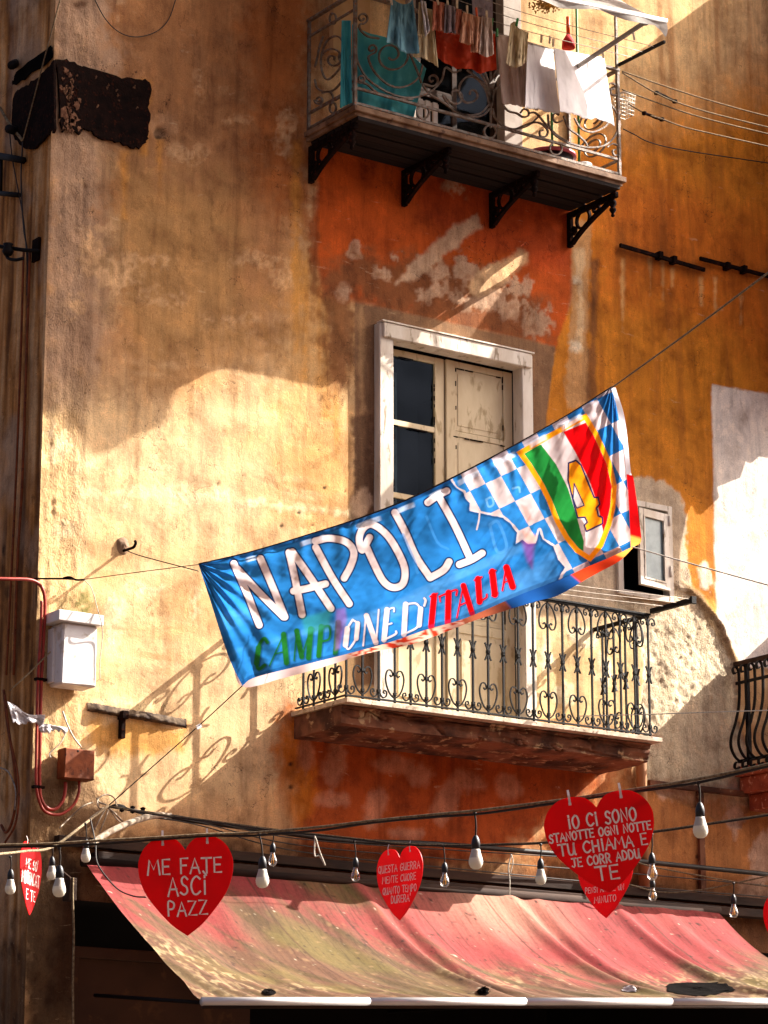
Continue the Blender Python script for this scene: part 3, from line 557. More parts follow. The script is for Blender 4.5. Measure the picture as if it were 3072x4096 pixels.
# right half
fr_([(1000, 470), (1030, 470), (1075, 520), (1130, 570), (1190, 600), (1260, 612), (1320, 600), (1360, 560), (1378, 500)], 6)
fr_([(945, 535), (1010, 510), (1050, 512), (1078, 540), (1072, 565), (1050, 566), (1046, 546), (1060, 540)], 6)
fr_([(1080, 475), (1085, 520), (1110, 560), (1170, 595)], 6)
fr_([(1140, 500), (1115, 508), (1100, 490), (1108, 470), (1126, 476)], 6)
fr_([(1145, 480), (1165, 530), (1205, 560), (1235, 590), (1245, 612)], 6)
fr_([(1190, 490), (1215, 530), (1260, 548), (1310, 530), (1330, 510)], 6)
fr_([(1325, 610), (1350, 596), (1376, 612), (1376, 638), (1356, 644), (1348, 626), (1360, 620)], 6)
fr_([(1320, 360), (1345, 345), (1370, 365), (1368, 392), (1345, 392), (1340, 372), (1356, 368)], 6)
fr_([(1325, 370), (1335, 420), (1365, 470), (1380, 520)], 6)
for cx, cy in ((562, 466), (840, 546), (1113, 616)): fr_([(cx+25*math.cos(a), cy+26*math.sin(a)) for a in np.linspace(0, 2*math.pi, 17)], 2)
obj('front_scrollwork', m, M['oldiron'], ub)
m = MB()
def sd_fr(pts, k=6, X=UX0+.015):
    P = cr([WX(*ZT(x, y), X) for x, y in pts], k); P[:, 0] = X; P = P[(P[:, 1] < -.02)]; m.strip(P, .016, .012, (1, 0, 0))
for X in (UX0+.015,):
    sd_fr(spir(190, 490, 8, 95, 0.3, -1.5, 26, ZT), 2)
    sd_fr([(255, 490), (262, 460), (250, 440), (240, 470), (255, 510), (285, 500), (292, 440), (270, 340), (220, 300), (150, 330), (105, 420), (90, 520), (110, 620), (150, 660), (220, 600), (280, 520)])
    sd_fr([(40, 560), (60, 480), (80, 380), (110, 300)]); sd_fr([(40, 660), (60, 730), (120, 760), (190, 750), (260, 680), (320, 560), (340, 460)])
    sd_fr(spir(75, 830, 8, 38, 0, 1.5, 18, ZT), 2); sd_fr([(100, 770), (160, 760), (190, 800), (190, 840)])
    sd_fr([(210, 830), (280, 780), (310, 700), (330, 650), (345, 680), (325, 720)], 6)
    for cx, cy in ((190, 895), (190, 155)): sd_fr([(cx+26*math.cos(a), cy+44*math.sin(a)) for a in np.linspace(0, 2*math.pi, 15)], 2)
obj('side_scrollwork', m, M['oldiron'], ub)
m = MB()                                           # mirrored simple scrolls on the far side panel
for zz in (10.75, 11.0):
    P = np.array([(UX1-.015, -.35+.2*math.cos(a)*(1-a/16), zz+.12*math.sin(a)*(1-a/16)) for a in np.linspace(0, 11, 40)]); m.strip(P, .016, .012, (1, 0, 0))
obj('side_scrollwork', m, M['oldiron'], ub)
# drying rack arms and canopy struts
arm_o = W(*Z1(1553, 160), 1.25); AX = 1.985; az = 11.40
for xa in (AX, UX0+.008): m = MB(); m.box(xa-.012, xa+.012, -1.27, -.66, az-.012, az+.012); obj('drying_rack_arm', m, M['iron'], ub)
m = MB(); m.box(UX1-.03, UX1-.008, yF-.01, yF+.012, rzt, 12.6); obj('canopy_post', m, M['oldiron'], ub)
can = thing('canopy', (1, -1.0, 11.9), 'grey sheet sun canopy on a bright bar above the upper balcony', 'canopy')
cb0, cb1 = W(*Z1(1130, -3), 1.55), W(*Z1(1570, 88), 1.55); ex = cb0+(cb0-cb1)*1.6
m = MB(); m.tube([ex, cb1], .022, 10); obj('front_bar', m, M['alu'], can)
m = MB(); u = np.linspace(0, 1, 40); v = np.linspace(0, 1, 10); G = np.zeros((10, 40, 3))
cb1x = cb1+(cb1-cb0)*-.045
for j, b in enumerate(v):
    for i, a in enumerate(u):
        p0 = ex*(1-a)+cb1x*a; p1 = np.array([p0[0]*1.0+.05, -.05, 12.75]); q = p0*(1-b)+p1*b; q = q+np.array([0, 0, -.10*math.sin(math.pi*b)+.008*math.sin(a*60)*(1-b)]); G[j, i] = q
m.grid(G); G2 = np.zeros((5, 40, 3))
for j in range(5):
    for i, a in enumerate(u):
        p0 = ex*(1-a)+cb1*a; G2[j, i] = p0+np.array([.02*math.sin(a*50+j)*j/4, -.012-.015*math.sin(a*37)*j/4, -.006-(.012+.006*math.sin(a*23)+.028*sst(np.array(a), .955, 1.0))*j])
m.grid(G2); obj('canopy_sheet', m, M['tarp'], can)
m = MB(); p1 = W(*Z1(1483, 92), 1.52); p0 = W(*Z1(1118, 332), .72); m.tube([p0, p1], .021, 10); m.lathe([(0, -.02), (.028, -.02), (.028, .02), (0, .02)], tuple(p1), 10); obj('support_tube', m, M['greytube'], can)

# laundry lines
def cable(name, pts, r, mat, label, cat='cable', group=None, k=10, n=6):
    m = MB(); m.tube(cr(pts, k), r, n); return obj(name, m, mat, None, label, cat, group)
lineY = (.86, 1.00, 1.14)
for d, wd in zip(lineY, ('nearest the railing', 'in the middle of the rack', 'farthest from the wall')):
    cable('clothes_line', [(UX0, -d, az), (.6, -d, az-.05), (AX, -d, az)], .0028, M['wire'], 'thin laundry wire of the upper balcony, the one '+wd, 'clothes line', 'laundry wires on the upper rack')
# laundry
def cloth(name, top, bot, d, mat, label, cat='laundry', z=Z1, amp=.02, folds=5, d2=None, nu=60, nv=30, fr=.012, group=None, thick=.004, tw=0.):
    d2 = d if d2 is None else d2; T = cr(top, 10); B = cr(bot, 10)
    def rs(P, n):
        s = np.r_[0, np.cumsum(np.linalg.norm(np.diff(P, axis=0), axis=1))]; t = np.linspace(0, s[-1], n); return np.stack([np.interp(t, s, P[:, 0]), np.interp(t, s, P[:, 1])], 1)
    T, B = rs(T, nu), rs(B, nu); G = np.zeros((nv, nu, 3)); ph = random.random()*6; sd = random.randint(1, 200)
    uu = np.linspace(0, 1, nu); wrp = uu+.10*fbm(uu*3, uu*0+1, sd+3, 3); rip = np.sin(wrp*folds*3.6+ph)+.45*np.sin(wrp*folds*9+ph*2)*fbm(uu*4, uu*0+9, sd+5, 2)*1.6
    fray = fbm(uu*14, uu*0+3, sd, 3)
    for j in range(nv):
        b = j/(nv-1); P = T*(1-b)+B*b; g = fbm(uu*6, np.full(nu, b*4.), sd+7, 3)
        for i in range(nu):
            q = W(*z(*P[i]), d+(d2-d)*b + tw*(.5-uu[i]) + amp*rip[i]*(.2+.8*b**.7)+1.1*amp*g[i]); q[2] += fr*fray[i]*b*b; G[j, i] = q
    m = MB(); m.grid(G); o = obj(name, m, mat, None, label, cat, group)
    so = o.modifiers.new('thick', 'SOLIDIFY'); so.thickness = thick; so.offset = 0; return o
cloth('sheet', [(225, 85), (262, 85)], [(218, 448), (268, 428)], .62, M['turq'], 'turquoise sheet end hanging inside the left corner of the upper railing', 'sheet', amp=.02, folds=2)
cloth('sheet', [(268, 100), (330, 135), (420, 160), (500, 215), (575, 285)], [(270, 425), (330, 440), (400, 470), (460, 488), (520, 500)], .58, M['turq'], 'large turquoise sheet hung behind the scrolled railing', 'sheet', amp=.018, folds=4, nu=70)
cloth('shirt', [(432, -6), (455, 8), (480, 18), (505, 12), (520, -4)], [(410, 175), (440, 182), (480, 215), (515, 225), (548, 218)], 1.12, M['blue'], 'faded blue jersey hanging over the turquoise sheet', 'shirt', amp=.03, folds=3)
cloth('small_cloth', [(545, 8), (575, 15)], [(540, 150), (575, 145)], 1.14, M['creamcloth'], 'narrow cream strip hanging beside the blue jersey', 'cloth', amp=.02, folds=2)
cloth('undershirt', [(560, 30), (600, 40)], [(520, 235), (560, 240), (600, 262), (625, 280)], 1.02, M['creamcloth'], 'cream undershirt hanging between blue jersey and orange cloth', 'shirt', amp=.03, folds=3)
cloth('strap', [(553, 2), (572, 6)], [(572, 150), (590, 130)], 1.16, M['whitecloth'], 'white twisted strap hanging from the clothes line', 'strap', amp=.04, folds=2, nu=14)
cloth('garment', [(605, 5), (650, 12)], [(600, 125), (650, 130)], 1.12, M['coral'], 'coral garment pegged left of the lilac one', 'garment', amp=.025, folds=3)
cloth('garment', [(655, 15), (695, 30)], [(650, 135), (698, 135)], 1.13, M['greycloth'], 'lilac grey garment pegged between two coral ones', 'garment', amp=.025, folds=3)
cloth('garment', [(700, 35), (722, 40)], [(690, 142), (722, 142)], 1.12, M['coral'], 'short coral garment pegged beside the peach shorts', 'garment', amp=.025, folds=2)
cloth('shorts', [(728, 50), (770, 62)], [(712, 175), (745, 185), (775, 180)], 1.14, M['peach'], 'peach shorts with frilled hem on the line', 'shorts', amp=.03, folds=3)
cloth('shorts', [(772, 64), (805, 72)], [(760, 215), (800, 222)], 1.14, M['peach'], 'longer peach bloomers hanging beside the frilled shorts', 'shorts', amp=.03, folds=2)
cloth('shorts', [(806, 68), (848, 76)], [(795, 222), (825, 235), (855, 225)], 1.13, M['offwhite'], 'pale pink bloomers hanging rightmost of the small garments', 'shorts', amp=.03, folds=3)
cloth('orange_cloth', [(615, 125), (700, 140), (780, 150), (860, 140)], [(620, 235), (690, 280), (760, 285), (800, 302), (868, 290)], .93, M['orange'], 'wide burnt orange cloth hanging in front of the railing', 'cloth', amp=.03, folds=5, nu=70)
cloth('shirt', [(865, 142), (930, 152), (1010, 178)], [(890, 428), (930, 436), (990, 445), (1040, 460)], .86, M['offwhite'], 'off white shirt in half shade between orange cloth and white towel', 'shirt', amp=.03, folds=4, nu=60)
cloth('garment', [(925, 98), (945, 90), (960, 118), (1000, 135)], [(905, 265), (940, 280), (975, 270), (990, 255)], 1.10, M['creamcloth'], 'beige garment with dangling sleeves in front of the off white shirt', 'garment', amp=.035, folds=3)
cloth('towel', [(995, 182), (1050, 195), (1100, 208)], [(985, 450), (1040, 452), (1090, 468), (1128, 466)], .88, M['whitecloth'], 'white towel in full sun, left of the larger white sheet', 'towel', amp=.014, folds=3, nu=90, tw=.20, d2=.95)
cloth('sheet', [(1105, 200), (1180, 215), (1250, 228), (1312, 238)], [(1130, 468), (1180, 470), (1230, 490), (1290, 495), (1355, 520)], .88, M['whitecloth'], 'large white sheet in full sun at the right end of the rack', 'sheet', amp=.012, folds=3, nu=110, nv=44, tw=.26, d2=.95)
cloth('dark_cloth', [(765, -10), (850, -5)], [(768, 60), (850, 80)], 1.0, M['greycloth'], 'dark grey cloth at the top behind the pegs', 'cloth', amp=.01, folds=2)
def peg_proto(mat, name='clothes_peg'):
    m = MB()
    for s in (-1, 1): m.obox((s*.004, 0, .0), (.0045, 0, 0), (0, .006, 0), (0, 0, .036))
    return obj(name, m, mat, local=True)
pp = {k: peg_proto(M[k]) for k in ('pegw', 'pegg', 'pego')}; used = {}
where = ['above the blue jersey', 'above the coral garment', 'left of the lilac garment', 'above the lilac garment', 'above the frilled peach shorts', 'above the longer bloomers', 'above the pale pink bloomers', 'beside the orange cloth corner', 'above the off white shirt', 'above the beige garment', 'between the towel and the white sheet', 'on the left corner of the white sheet', 'on the right corner of the white sheet', 'loose on the wire past the support tube', 'on the towel top edge', 'leftmost of all on the wire']
for i, (x, y, k, dd) in enumerate(((515, 8, 'pegw', 1.12), (622, 3, 'pegw', 1.12), (665, 20, 'pegw', 1.12), (703, 18, 'pegw', 1.13), (745, 40, 'pegw', 1.14), (784, 50, 'pego', 1.14), (826, 62, 'pegw', 1.13), (848, 92, 'pegg', .95), (870, 135, 'pegg', .88), (952, 92, 'pegg', 1.1), (1088, 165, 'pegw', .89), (1102, 178, 'pegw', .89), (1308, 225, 'pegw', .89), (1436, 150, 'pegw', 1.0), (1053, 160, 'pegw', .89), (430, 3, 'pegw', 1.12))):
    o = pp[k] if k not in used else pp[k].copy()
    if k in used: SC.collection.objects.link(o)
    used[k] = 1; o.location = tuple(W(*Z1(x, y), dd)); o.rotation_euler = (0, random.uniform(-.2, .2), random.uniform(-.6, .6))
    tag(o, {'pegw': 'pale wooden', 'pegg': 'green plastic', 'pego': 'orange plastic'}[k]+' clothes peg '+where[i], 'clothes peg', 'clothes pegs on the upper balcony')
# things kept on the upper balcony
m = MB(); a = W(*Z1(245, 10), .12); m.box(-.62, -.25, -.16, -.10, 11.05, 11.62); obj('board', m, M['card'], None, 'beige board leaning at the left end of the upper balcony', 'board')
m = MB()
for k in range(3): m.box(.05+k*.075, .095+k*.075, -.42, -.40, UZ+.02, UZ+.36)
m.box(.03, .27, -.40, -.37, UZ+.30, UZ+.36); m.box(.03, .27, -.40, -.37, UZ, UZ+.05); obj('plastic_crate', m, M['pot'], None, 'white slatted crate standing on the upper balcony floor', 'crate')
b = thing('basin', (1.42, -.42, UZ), 'dark round basin with pink rim on the upper balcony floor', 'basin'); m = MB(); m.lathe([(0, 0), (.15, 0), (.20, .15), (.19, .15), (.14, .02), (0, .02)], (1.42, -.42, UZ), 24); obj('bowl', m, M['basin'], b); m = MB(); m.lathe([(.19, .14), (.222, .14), (.222, .165), (.19, .165), (.19, .14)], (1.42, -.42, UZ), 24); obj('rim', m, M['pink'], b)
for (x, s, t) in ((1.70, 1., 'larger white bowl standing beside the dark basin'), (1.84, .6, 'small white cup standing near the right corner post')):
    m = MB(); m.lathe([(0, 0), (.05*s, 0), (.085*s, .12*s), (.078*s, .12*s), (.045*s, .012), (0, .012)], (x, -.5, UZ), 18); obj('bowl', m, M['pot'], None, t, 'bowl')
br = thing('broom', (1.62, -.18, UZ), 'broom stood upside down, orange handle end and red bristles', 'broom'); m = MB(); m.tube([(1.62, -.2, UZ+.0), (1.62, -.2, 11.6)], .012, 8); obj('handle', m, M['green'], br)
m = MB(); q = W(*Z1(1165, 190), .22); m.lathe([(0, 0), (.06, .0), (.055, .06), (.02, .12), (0, .12)], tuple(q+np.array([0, 0, -.02])), 14); obj('bristles', m, M['red2'], br); m = MB(); m.tube([q+np.array([0, 0, .10]), q+np.array([0, 0, .27])], .017, 8); obj('grip', m, M['pego'], br)
a, c = W(*Z1(1198, 25), .3), W(*Z1(1205, 560), .3); m = MB(); m.tube([(a[0], a[1], UZ), (a[0], a[1], 12.2)], .011, 8); obj('pole', m, M['green'], None, 'thin green pole standing at the back of the upper balcony', 'pole')
m = MB()
for k in range(260):
    p = W(*Z1(1075+random.gauss(0, 28), 18+random.gauss(0, 14)), .35+random.gauss(0, .05)); dv = np.array([random.gauss(0, 1) for _ in range(3)]); dv /= np.linalg.norm(dv); e = np.cross(dv, (0.3, .5, .8)); e /= np.linalg.norm(e); s = .022
    m.add([p, p+dv*s+e*s*.4, p+dv*s*1.6, p+dv*s-e*s*.4], [(0, 1, 2, 3)])
obj('dried_flowers', m, M['straw'], None, 'bunch of dried straw flowers hanging under the canopy', 'dried flowers')
bk = thing('laundry_basket', (2.05, -.6, 10.85), 'white wire peg basket hooked on the right end of the upper railing', 'basket'); m = MB(); c = W(*Z1(1397, 440), .55)
for k in range(6):
    z = c[2]-.09+k*.036; s = .055+.012*k/5; m.tube([(c[0]-s, c[1]-s, z), (c[0]+s, c[1]-s, z), (c[0]+s, c[1]+s, z), (c[0]-s, c[1]+s, z), (c[0]-s, c[1]-s, z)], .005 if k < 5 else .009, 5)
for k in range(16):
    t = k/16*4; sx = [-1+2*(t % 1), 1, 1-2*(t % 1), -1][int(t)]; sy = [-1, -1+2*(t % 1), 1, 1-2*(t % 1)][int(t)]
    m.tube([(c[0]+sx*.055, c[1]+sy*.055, c[2]-.09), (c[0]+sx*.067, c[1]+sy*.067, c[2]+.09)], .0035, 4)
obj('wire_body', m, M['white'], bk)
# lines running from the upper balcony to the right
for nm, pts, lb in (('a', [(530, 525), (830, 630), (1140, 730), (1475, 825), (1700, 880)], 'topmost pale washing line running right from the upper balcony'), ('b', [(530, 535), (700, 640), (790, 690), (910, 745), (1140, 820), (1450, 900), (1700, 960)], 'washing line with a turnbuckle, second from the top on the right'),
                    ('c', [(530, 660), (800, 760), (1125, 868), (1700, 1010)], 'third washing line down, running right from the upper balcony'), ('d', [(575, 765), (700, 835), (830, 880), (1000, 940), (1300, 1010), (1700, 1100)], 'lowest washing line with a turnbuckle, right of the upper balcony')):
    cable('washing_line', [W(*ZQ(x, y), .72+.25*(i/(len(pts)-1))) for i, (x, y) in enumerate(pts)], .006, M['rope'], lb, 'washing line', 'washing lines running right from the upper balcony')
for pts, lb in (([(785, 685), (830, 700), (870, 722), (920, 748)], 'dark turnbuckle on the second washing line'), ([(695, 835), (740, 850), (780, 868), (825, 880)], 'dark turnbuckle on the lowest washing line')):
    P = [W(*ZQ(x, y), .78) for x, y in pts]; m = MB(); m.tube(cr(P, 4), .013, 8)
    for q in (P[0], P[-1]): m.lathe([(0, -.02), (.022, -.012), (.022, .012), (0, .02)], tuple(q), 10)
    obj('turnbuckle', m, M['rust'], None, lb, 'turnbuckle')
P = [W(*ZQ(x, y), .05) for x, y in ((540, 950), (620, 990), (740, 1050), (1000, 1110), (1700, 1215))]; cable('washing_line', P, .005, M['cable'], 'dark wire close to the wall below the washing lines', 'wire')

# ================================================================== lower balcony
LX0, LX1, LDp, LZ = -.845, 2.175, .725, 5.585
lb = thing('balcony', (.68, -.37, 5.1), 'lower balcony with black heart scroll railing on a crumbling concrete slab', 'balcony')
m = MB(); m.box(LX0-.03, LX1+.04, -LDp-.035, 0, LZ-.035, LZ); obj('marble_edge', m, M['marble'], lb)
prof = [(0, LZ-.036), (.30, LZ-.036), (.64, LZ-.036), (.648, LZ-.06), (.644, LZ-.10), (.64, LZ-.165), (.625, LZ-.185), (.45, LZ-.195), (.2, LZ-.20), (0, LZ-.205)]
nx = 160; pr = cr(prof, 8); G = np.zeros((nx, len(pr), 3))
for i in range(nx):
    x = LX0+(LX1-LX0)*i/(nx-1)
    for j, (d, z) in enumerate(pr):
        w = fbm(np.array([x*5.]), np.array([j*.35]), 401, 4)[0]; w2 = fbm(np.array([x*1.7]), np.array([j*.1]), 431, 3)[0]
        crk = abs(fbm(np.array([x*2.6+z*3]), np.array([d*1.4+z*5]), 441, 3)[0]); chip = max(0, w2-.02)*.07*(d > .4)*(z < LZ-.06)+.03*max(0, 1-crk/.035)*(z < LZ-.05)
        G[i, j] = (x, -max(0, d+w*.008-chip), z+w*.008*(z < LZ-.05)+chip*.35)
m = MB(); m.grid(G)
for i, fl in ((0, 1), (nx-1, 0)):
    n = len(m.v); m.add([tuple(G[i, j]) for j in range(len(pr))], [tuple(range(len(pr)))[::1 if fl else -1]])
obj('slab', m, M['slab'], lb)
nF = 20; xr0, xr1 = LX0+.012, LX1-.03; yR = -LDp+.035; zb, ztp = LZ+.035, 6.59; Hh = ztp-zb
def heart_parts(m, cx, base, s, up, put):
    def q(pts): m.strip(cr([put(cx+a*s, base+up*b) for a, b in pts], 5), .012, .009, put(None, None))
    for sg in (-1, 1): q([(0, .015), (sg*.045, .05), (sg*.075, .11), (sg*.085, .175), (sg*.068, .225), (sg*.038, .232), (sg*.018, .205), (sg*.032, .182), (sg*.046, .196)])
def cscroll(m, cx, base, up, put):
    for sg in (-1, 1): m.strip(cr([put(cx+sg*a, base+up*b) for a, b in [(0.002, .075), (.018, .03), (.045, .012), (.07, .03), (.072, .06), (.052, .07), (.044, .052), (.056, .046)]], 5), .012, .009, put(None, None))
def bowtie(m, cx, zc, put):
    for sg in (-1, 1): m.strip(cr([put(cx+sg*.03, zc+.07), put(cx+sg*.012, zc+.03), put(cx+sg*.009, zc), put(cx+sg*.012, zc-.03), put(cx+sg*.03, zc-.07)], 4), .014, .009, put(None, None))
def collar(m, c, r=.013): m.obox(c, (r, 0, 0), (0, r, 0), (0, 0, .012))
def baluster(kind):                                # local coordinates, bar at x=0,y=0, z from 0
    m = MB(); put = lambda a, b: (0, 1, 0) if a is None else (a, 0, b)
    m.box(-.0075, .0075, -.0075, .0075, -.035, Hh)
    bowtie(m, 0, Hh*.50, put); collar(m, (0, 0, Hh*.50), .014)
    if kind == 'heart':
        heart_parts(m, 0, .0, 1, 1, put); heart_parts(m, 0, Hh, 1, -1, put)
        for z in (.205, Hh-.205): collar(m, (0, 0, z), .013)
        for z in (.05, Hh-.05): collar(m, (0, 0, z), .012)
    else:
        cscroll(m, 0, 0, 1, put); cscroll(m, 0, Hh, -1, put)
        for z in (.06, Hh-.06): collar(m, (0, 0, z), .013)
    return m
proto = {}
def put_bal(kind, x, y, rz):
    if kind not in proto:
        o = obj('heart_baluster' if kind == 'heart' else 'baluster', baluster(kind), M['iron'], local=True); proto[kind] = o
    else: o = proto[kind].copy(); SC.collection.objects.link(o)
    o.parent = lb; o.location = tuple(np.array([x, y, zb])-WL[lb.name]); o.rotation_euler = (0, 0, rz)
for i in range(nF+1): put_bal('heart' if i % 2 else 'plain', xr0+(xr1-xr0)*i/nF, yR, 0)
for X in (xr0, xr1):
    for i in range(1, 5): put_bal('heart' if i % 2 else 'plain', X, yR+(abs(yR)-.02)*i/4.6, math.pi/2)
m = MB()
for z, e in ((zb-.004, .006), (ztp, .008)):
    m.box(xr0-.012, xr1+.012, yR-.012, yR+.012, z-e, z+e)
    for X in (xr0, xr1): m.box(X-.011, X+.011, yR+.012, -.005, z-e*.9, z+e*.9)
m.box(xr0-.02, xr1+.02, yR-.02, yR+.02, ztp+.0085, ztp+.024)
for X in (xr0, xr1): m.box(X-.02, X+.02, yR+.02, -.006, ztp+.0085, ztp+.024)
obj('rail', m, M['iron'], lb)
m = MB(); m.box(xr1+.01, xr1+.05, -1.22, -LDp+.02, 6.615, 6.655); m.box(xr1+.005, xr1+.055, -1.235, -1.21, 6.605, 6.665); obj('drying_rack_arm', m, M['iron'], lb)
for k, d in enumerate((.88, 1.04, 1.2)):
    e = (xr1+.03, -d, 6.645); cable('clothes_line', [(LX0-.1, -d, 6.64), (.7, -d, 6.60), e], .0028, M['wire'], ('bare laundry wire of the lower balcony, nearest the railing', 'bare laundry wire of the lower balcony, middle of three', 'bare laundry wire of the lower balcony, outermost')[k], 'clothes line', 'laundry wires on the lower rack')
# downpipe under the lower balcony
a = W(*ZH(405, 1080), .06); m = MB(); m.tube([(a[0], -.06, 4.47), (a[0], -.06, a[2]-.02), (a[0], -.05, a[2]+.1)], .045, 12); obj('downpipe', m, M['pipe'], None, 'brown painted pipe rising to the underside of the lower balcony', 'pipe')

# ================================================================== balcony at the right edge
RX = 3.70; rb = thing('balcony', (4.3, -.35, 5.6), 'black balcony with bellied flat bars at the right edge of the picture', 'balcony')
m = MB(); m.box(RX-.03, 5.4, -.62, 0, 5.50, 5.58); obj('slab', m, M['corb'], rb); m = MB(); m.box(RX+.02, 5.3, -.42, 0, 5.36, 5.499); m.box(RX+.12, 5.2, -.28, 0, 5.22, 5.359); obj('corbel', m, M['corb'], rb)
m = MB(); m.box(RX-.02, RX+.02, -.58, -.01, 6.46, 6.50); m.box(RX-.02, 5.4, -.60, -.56, 6.46, 6.50); obj('handrail', m, M['wood'], rb)
m = MB(); m.box(RX-.01, RX+.01, -.56, -.02, 6.30, 6.325); m.box(RX+.01, 5.4, -.575, -.555, 6.30, 6.325); m.box(RX-.012, RX+.012, -.58, -.02, 5.62, 5.645); m.box(RX+.012, 5.4, -.58, -.556, 5.62, 5.645); obj('cross_rail', m, M['iron'], rb)
m = MB()
for (x, y) in ((RX, -.16), (RX, -.565), (4.6, -.565)): m = MB(); m.box(x-.018, x+.018, y-.018, y+.018, 5.58, 6.46); obj('post', m, M['iron'], rb)
bel = [(0, 6.33), (-.02, 6.40), (-.055, 6.41), (-.07, 6.37), (-.05, 6.34), (-.035, 6.365)]
body = [(0, 6.40), (.0, 6.25), (.015, 6.10), (.06, 5.95), (.11, 5.83), (.115, 5.74), (.07, 5.66), (.0, 5.62)]
def bellied(x, y, ox, oy):
    m = MB(); N = (-oy, ox, 0); f = lambda a, z: (x+ox*a, y+oy*a, z)
    m.strip(cr([f(a, z) for a, z in body], 7), .03, .008, N)
    m.strip(cr([f(a, z) for a, z in [(0, 6.38), (.01, 6.43), (.045, 6.45), (.07, 6.42), (.055, 6.385), (.035, 6.40)]], 6), .03, .008, N)
    m.strip(cr([f(a, z) for a, z in [(.02, 5.63), (.07, 5.61), (.08, 5.57), (.05, 5.555), (.035, 5.58)]], 6), .03, .008, N); obj('bellied_bar', m, M['iron'], rb)
for k in range(6): bellied(RX, -.06-.1*k, -1, 0)
for k in range(1, 9): bellied(RX+.11*k, -.565, 0, -1)

# ================================================================== the banner
def s_(z, pts): return [z(x, y) for x, y in pts]
top = s_(ZB, [(20, 495), (300, 430), (620, 335), (900, 245), (1170, 140), (1420, 20)])+s_(ZC, [(210, 715), (470, 580), (740, 430), (1000, 280), (1340, 62)])[1:]
bot = s_(ZB, [(262, 1165), (330, 1120), (560, 1060), (800, 1000), (1060, 930), (1280, 855), (1500, 790)])+s_(ZC, [(560, 1790), (900, 1660), (1150, 1545), (1330, 1470), (1500, 1390)])
lef = s_(ZB, [(20, 495), (80, 680), (150, 900), (200, 1040), (262, 1165)]); rig = s_(ZC, [(1340, 62), (1385, 240), (1440, 560), (1475, 900), (1490, 1150), (1500, 1390)])
def resamp(P, n):
    P = cr(P, 12); s = np.r_[0, np.cumsum(np.linalg.norm(np.diff(P, axis=0), axis=1))]; t = np.linspace(0, s[-1], n); return np.stack([np.interp(t, s, P[:, 0]), np.interp(t, s, P[:, 1])], 1)
NU, NV = 820, 300
T, B, L, R = resamp(top, NU), resamp(bot, NU), resamp(lef, NV), resamp(rig, NV)
u = np.linspace(0, 1, NU)[None, :, None]; v = np.linspace(0, 1, NV)[:, None, None]
PXY = (1-v)*T[None]+v*B[None]+(1-u)*L[:, None]+u*R[:, None]-((1-u)*(1-v)*T[0]+u*(1-v)*T[-1]+(1-u)*v*B[0]+u*v*B[-1])
bx, by = PXY[..., 0], PXY[..., 1]; U = u[..., 0]+0*bx; V = v[..., 0]+0*bx
def bdist(px): return .62+(px-797)/(2460-797)*2.1      # metres in front of the facade
fold = .020*np.sin(U*70+V*5)*np.exp(-U*7)+.010*np.sin(U*26-V*7+1)*(.4+.6*V)+.030*np.sin(U*9+V*2.2)+.020*fbm(U*9, V*4, 501, 4)+.012*fbm(U*22+V*9, V*3, 511, 3)
ru = np.arctan2(V+.02, U*5.5+.02); rr_ = np.hypot(U*5.5, V); fold += .016*np.sin(ru*26)*np.exp(-rr_*1.1); ru2 = np.arctan2(V+.02, (1-U)*5.5+.02); rr2 = np.hypot((1-U)*5.5, V); fold += .016*np.sin(ru2*22)*np.exp(-rr2*1.0)+.006*np.sin(U*150+8*fbm(U*5, V*2, 515, 3))*sst(-V, -.45, 0)
fold += .014*np.exp(-((V-.05-.03*np.sin(U*34))/.03)**2)
dd = bdist(bx)+fold+.10*np.sin(math.pi*V)*(.5+.5*U)
r = F*FW[None, None]+RT[None, None]*(bx-1536)[..., None]+CU[None, None]*(2048-by)[..., None]
P3 = CAM+((-dd-CAM[1])/r[..., 1])[..., None]*r
C = np.zeros(bx.shape+(3,))
BLU, NAVY, WHT, RED_, GRN, GLD = lin('226cb0'), lin('0a2350'), lin('cbbdbf'), lin('d4060c'), lin('1f7a34'), lin('f09a14')
C[:] = BLU; sh = np.clip(fbm(U*5, V*6, 521, 4)*.5, -.3, .3); C *= (1+sh)[..., None]
lightb = lin('5f9ed8'); band = sst(fbm(U*3, V*8, 531, 4), .05, .5)*.35*sst(V, .3, .6); C = C*(1-band[..., None])+lightb*band[..., None]
def put(m, c): C[:] = C*(1-m[..., None])+c*m[..., None]
def box_of(pts, g): xs_ = [p[0] for p in pts]; ys_ = [p[1] for p in pts]; return (bx > min(xs_)-g) & (bx < max(xs_)+g) & (by > min(ys_)-g) & (by < max(ys_)+g)
def dpoly(z, pts, closed, g=40, smooth=False):
    p = s_(z, pts)
    if smooth: p = [tuple(q) for q in cr(p, 6)]
    I = box_of(p, g); d = np.full(bx.shape, 1e3); d[I] = sdist(bx[I], by[I], p, closed); return d
aa = 1.3
def fill(z, pts, c, al=1., off=0., smooth=False, soft=None): put(sst(-(dpoly(z, pts, True, 40, smooth)-off), -(soft or aa), (soft or aa))*al, c)
def stroke(z, pts, w, c, al=1., smooth=True, soft=None): put(sst(-(dpoly(z, pts, False, w+20, smooth)-w), -(soft or aa), (soft or aa))*al, c)
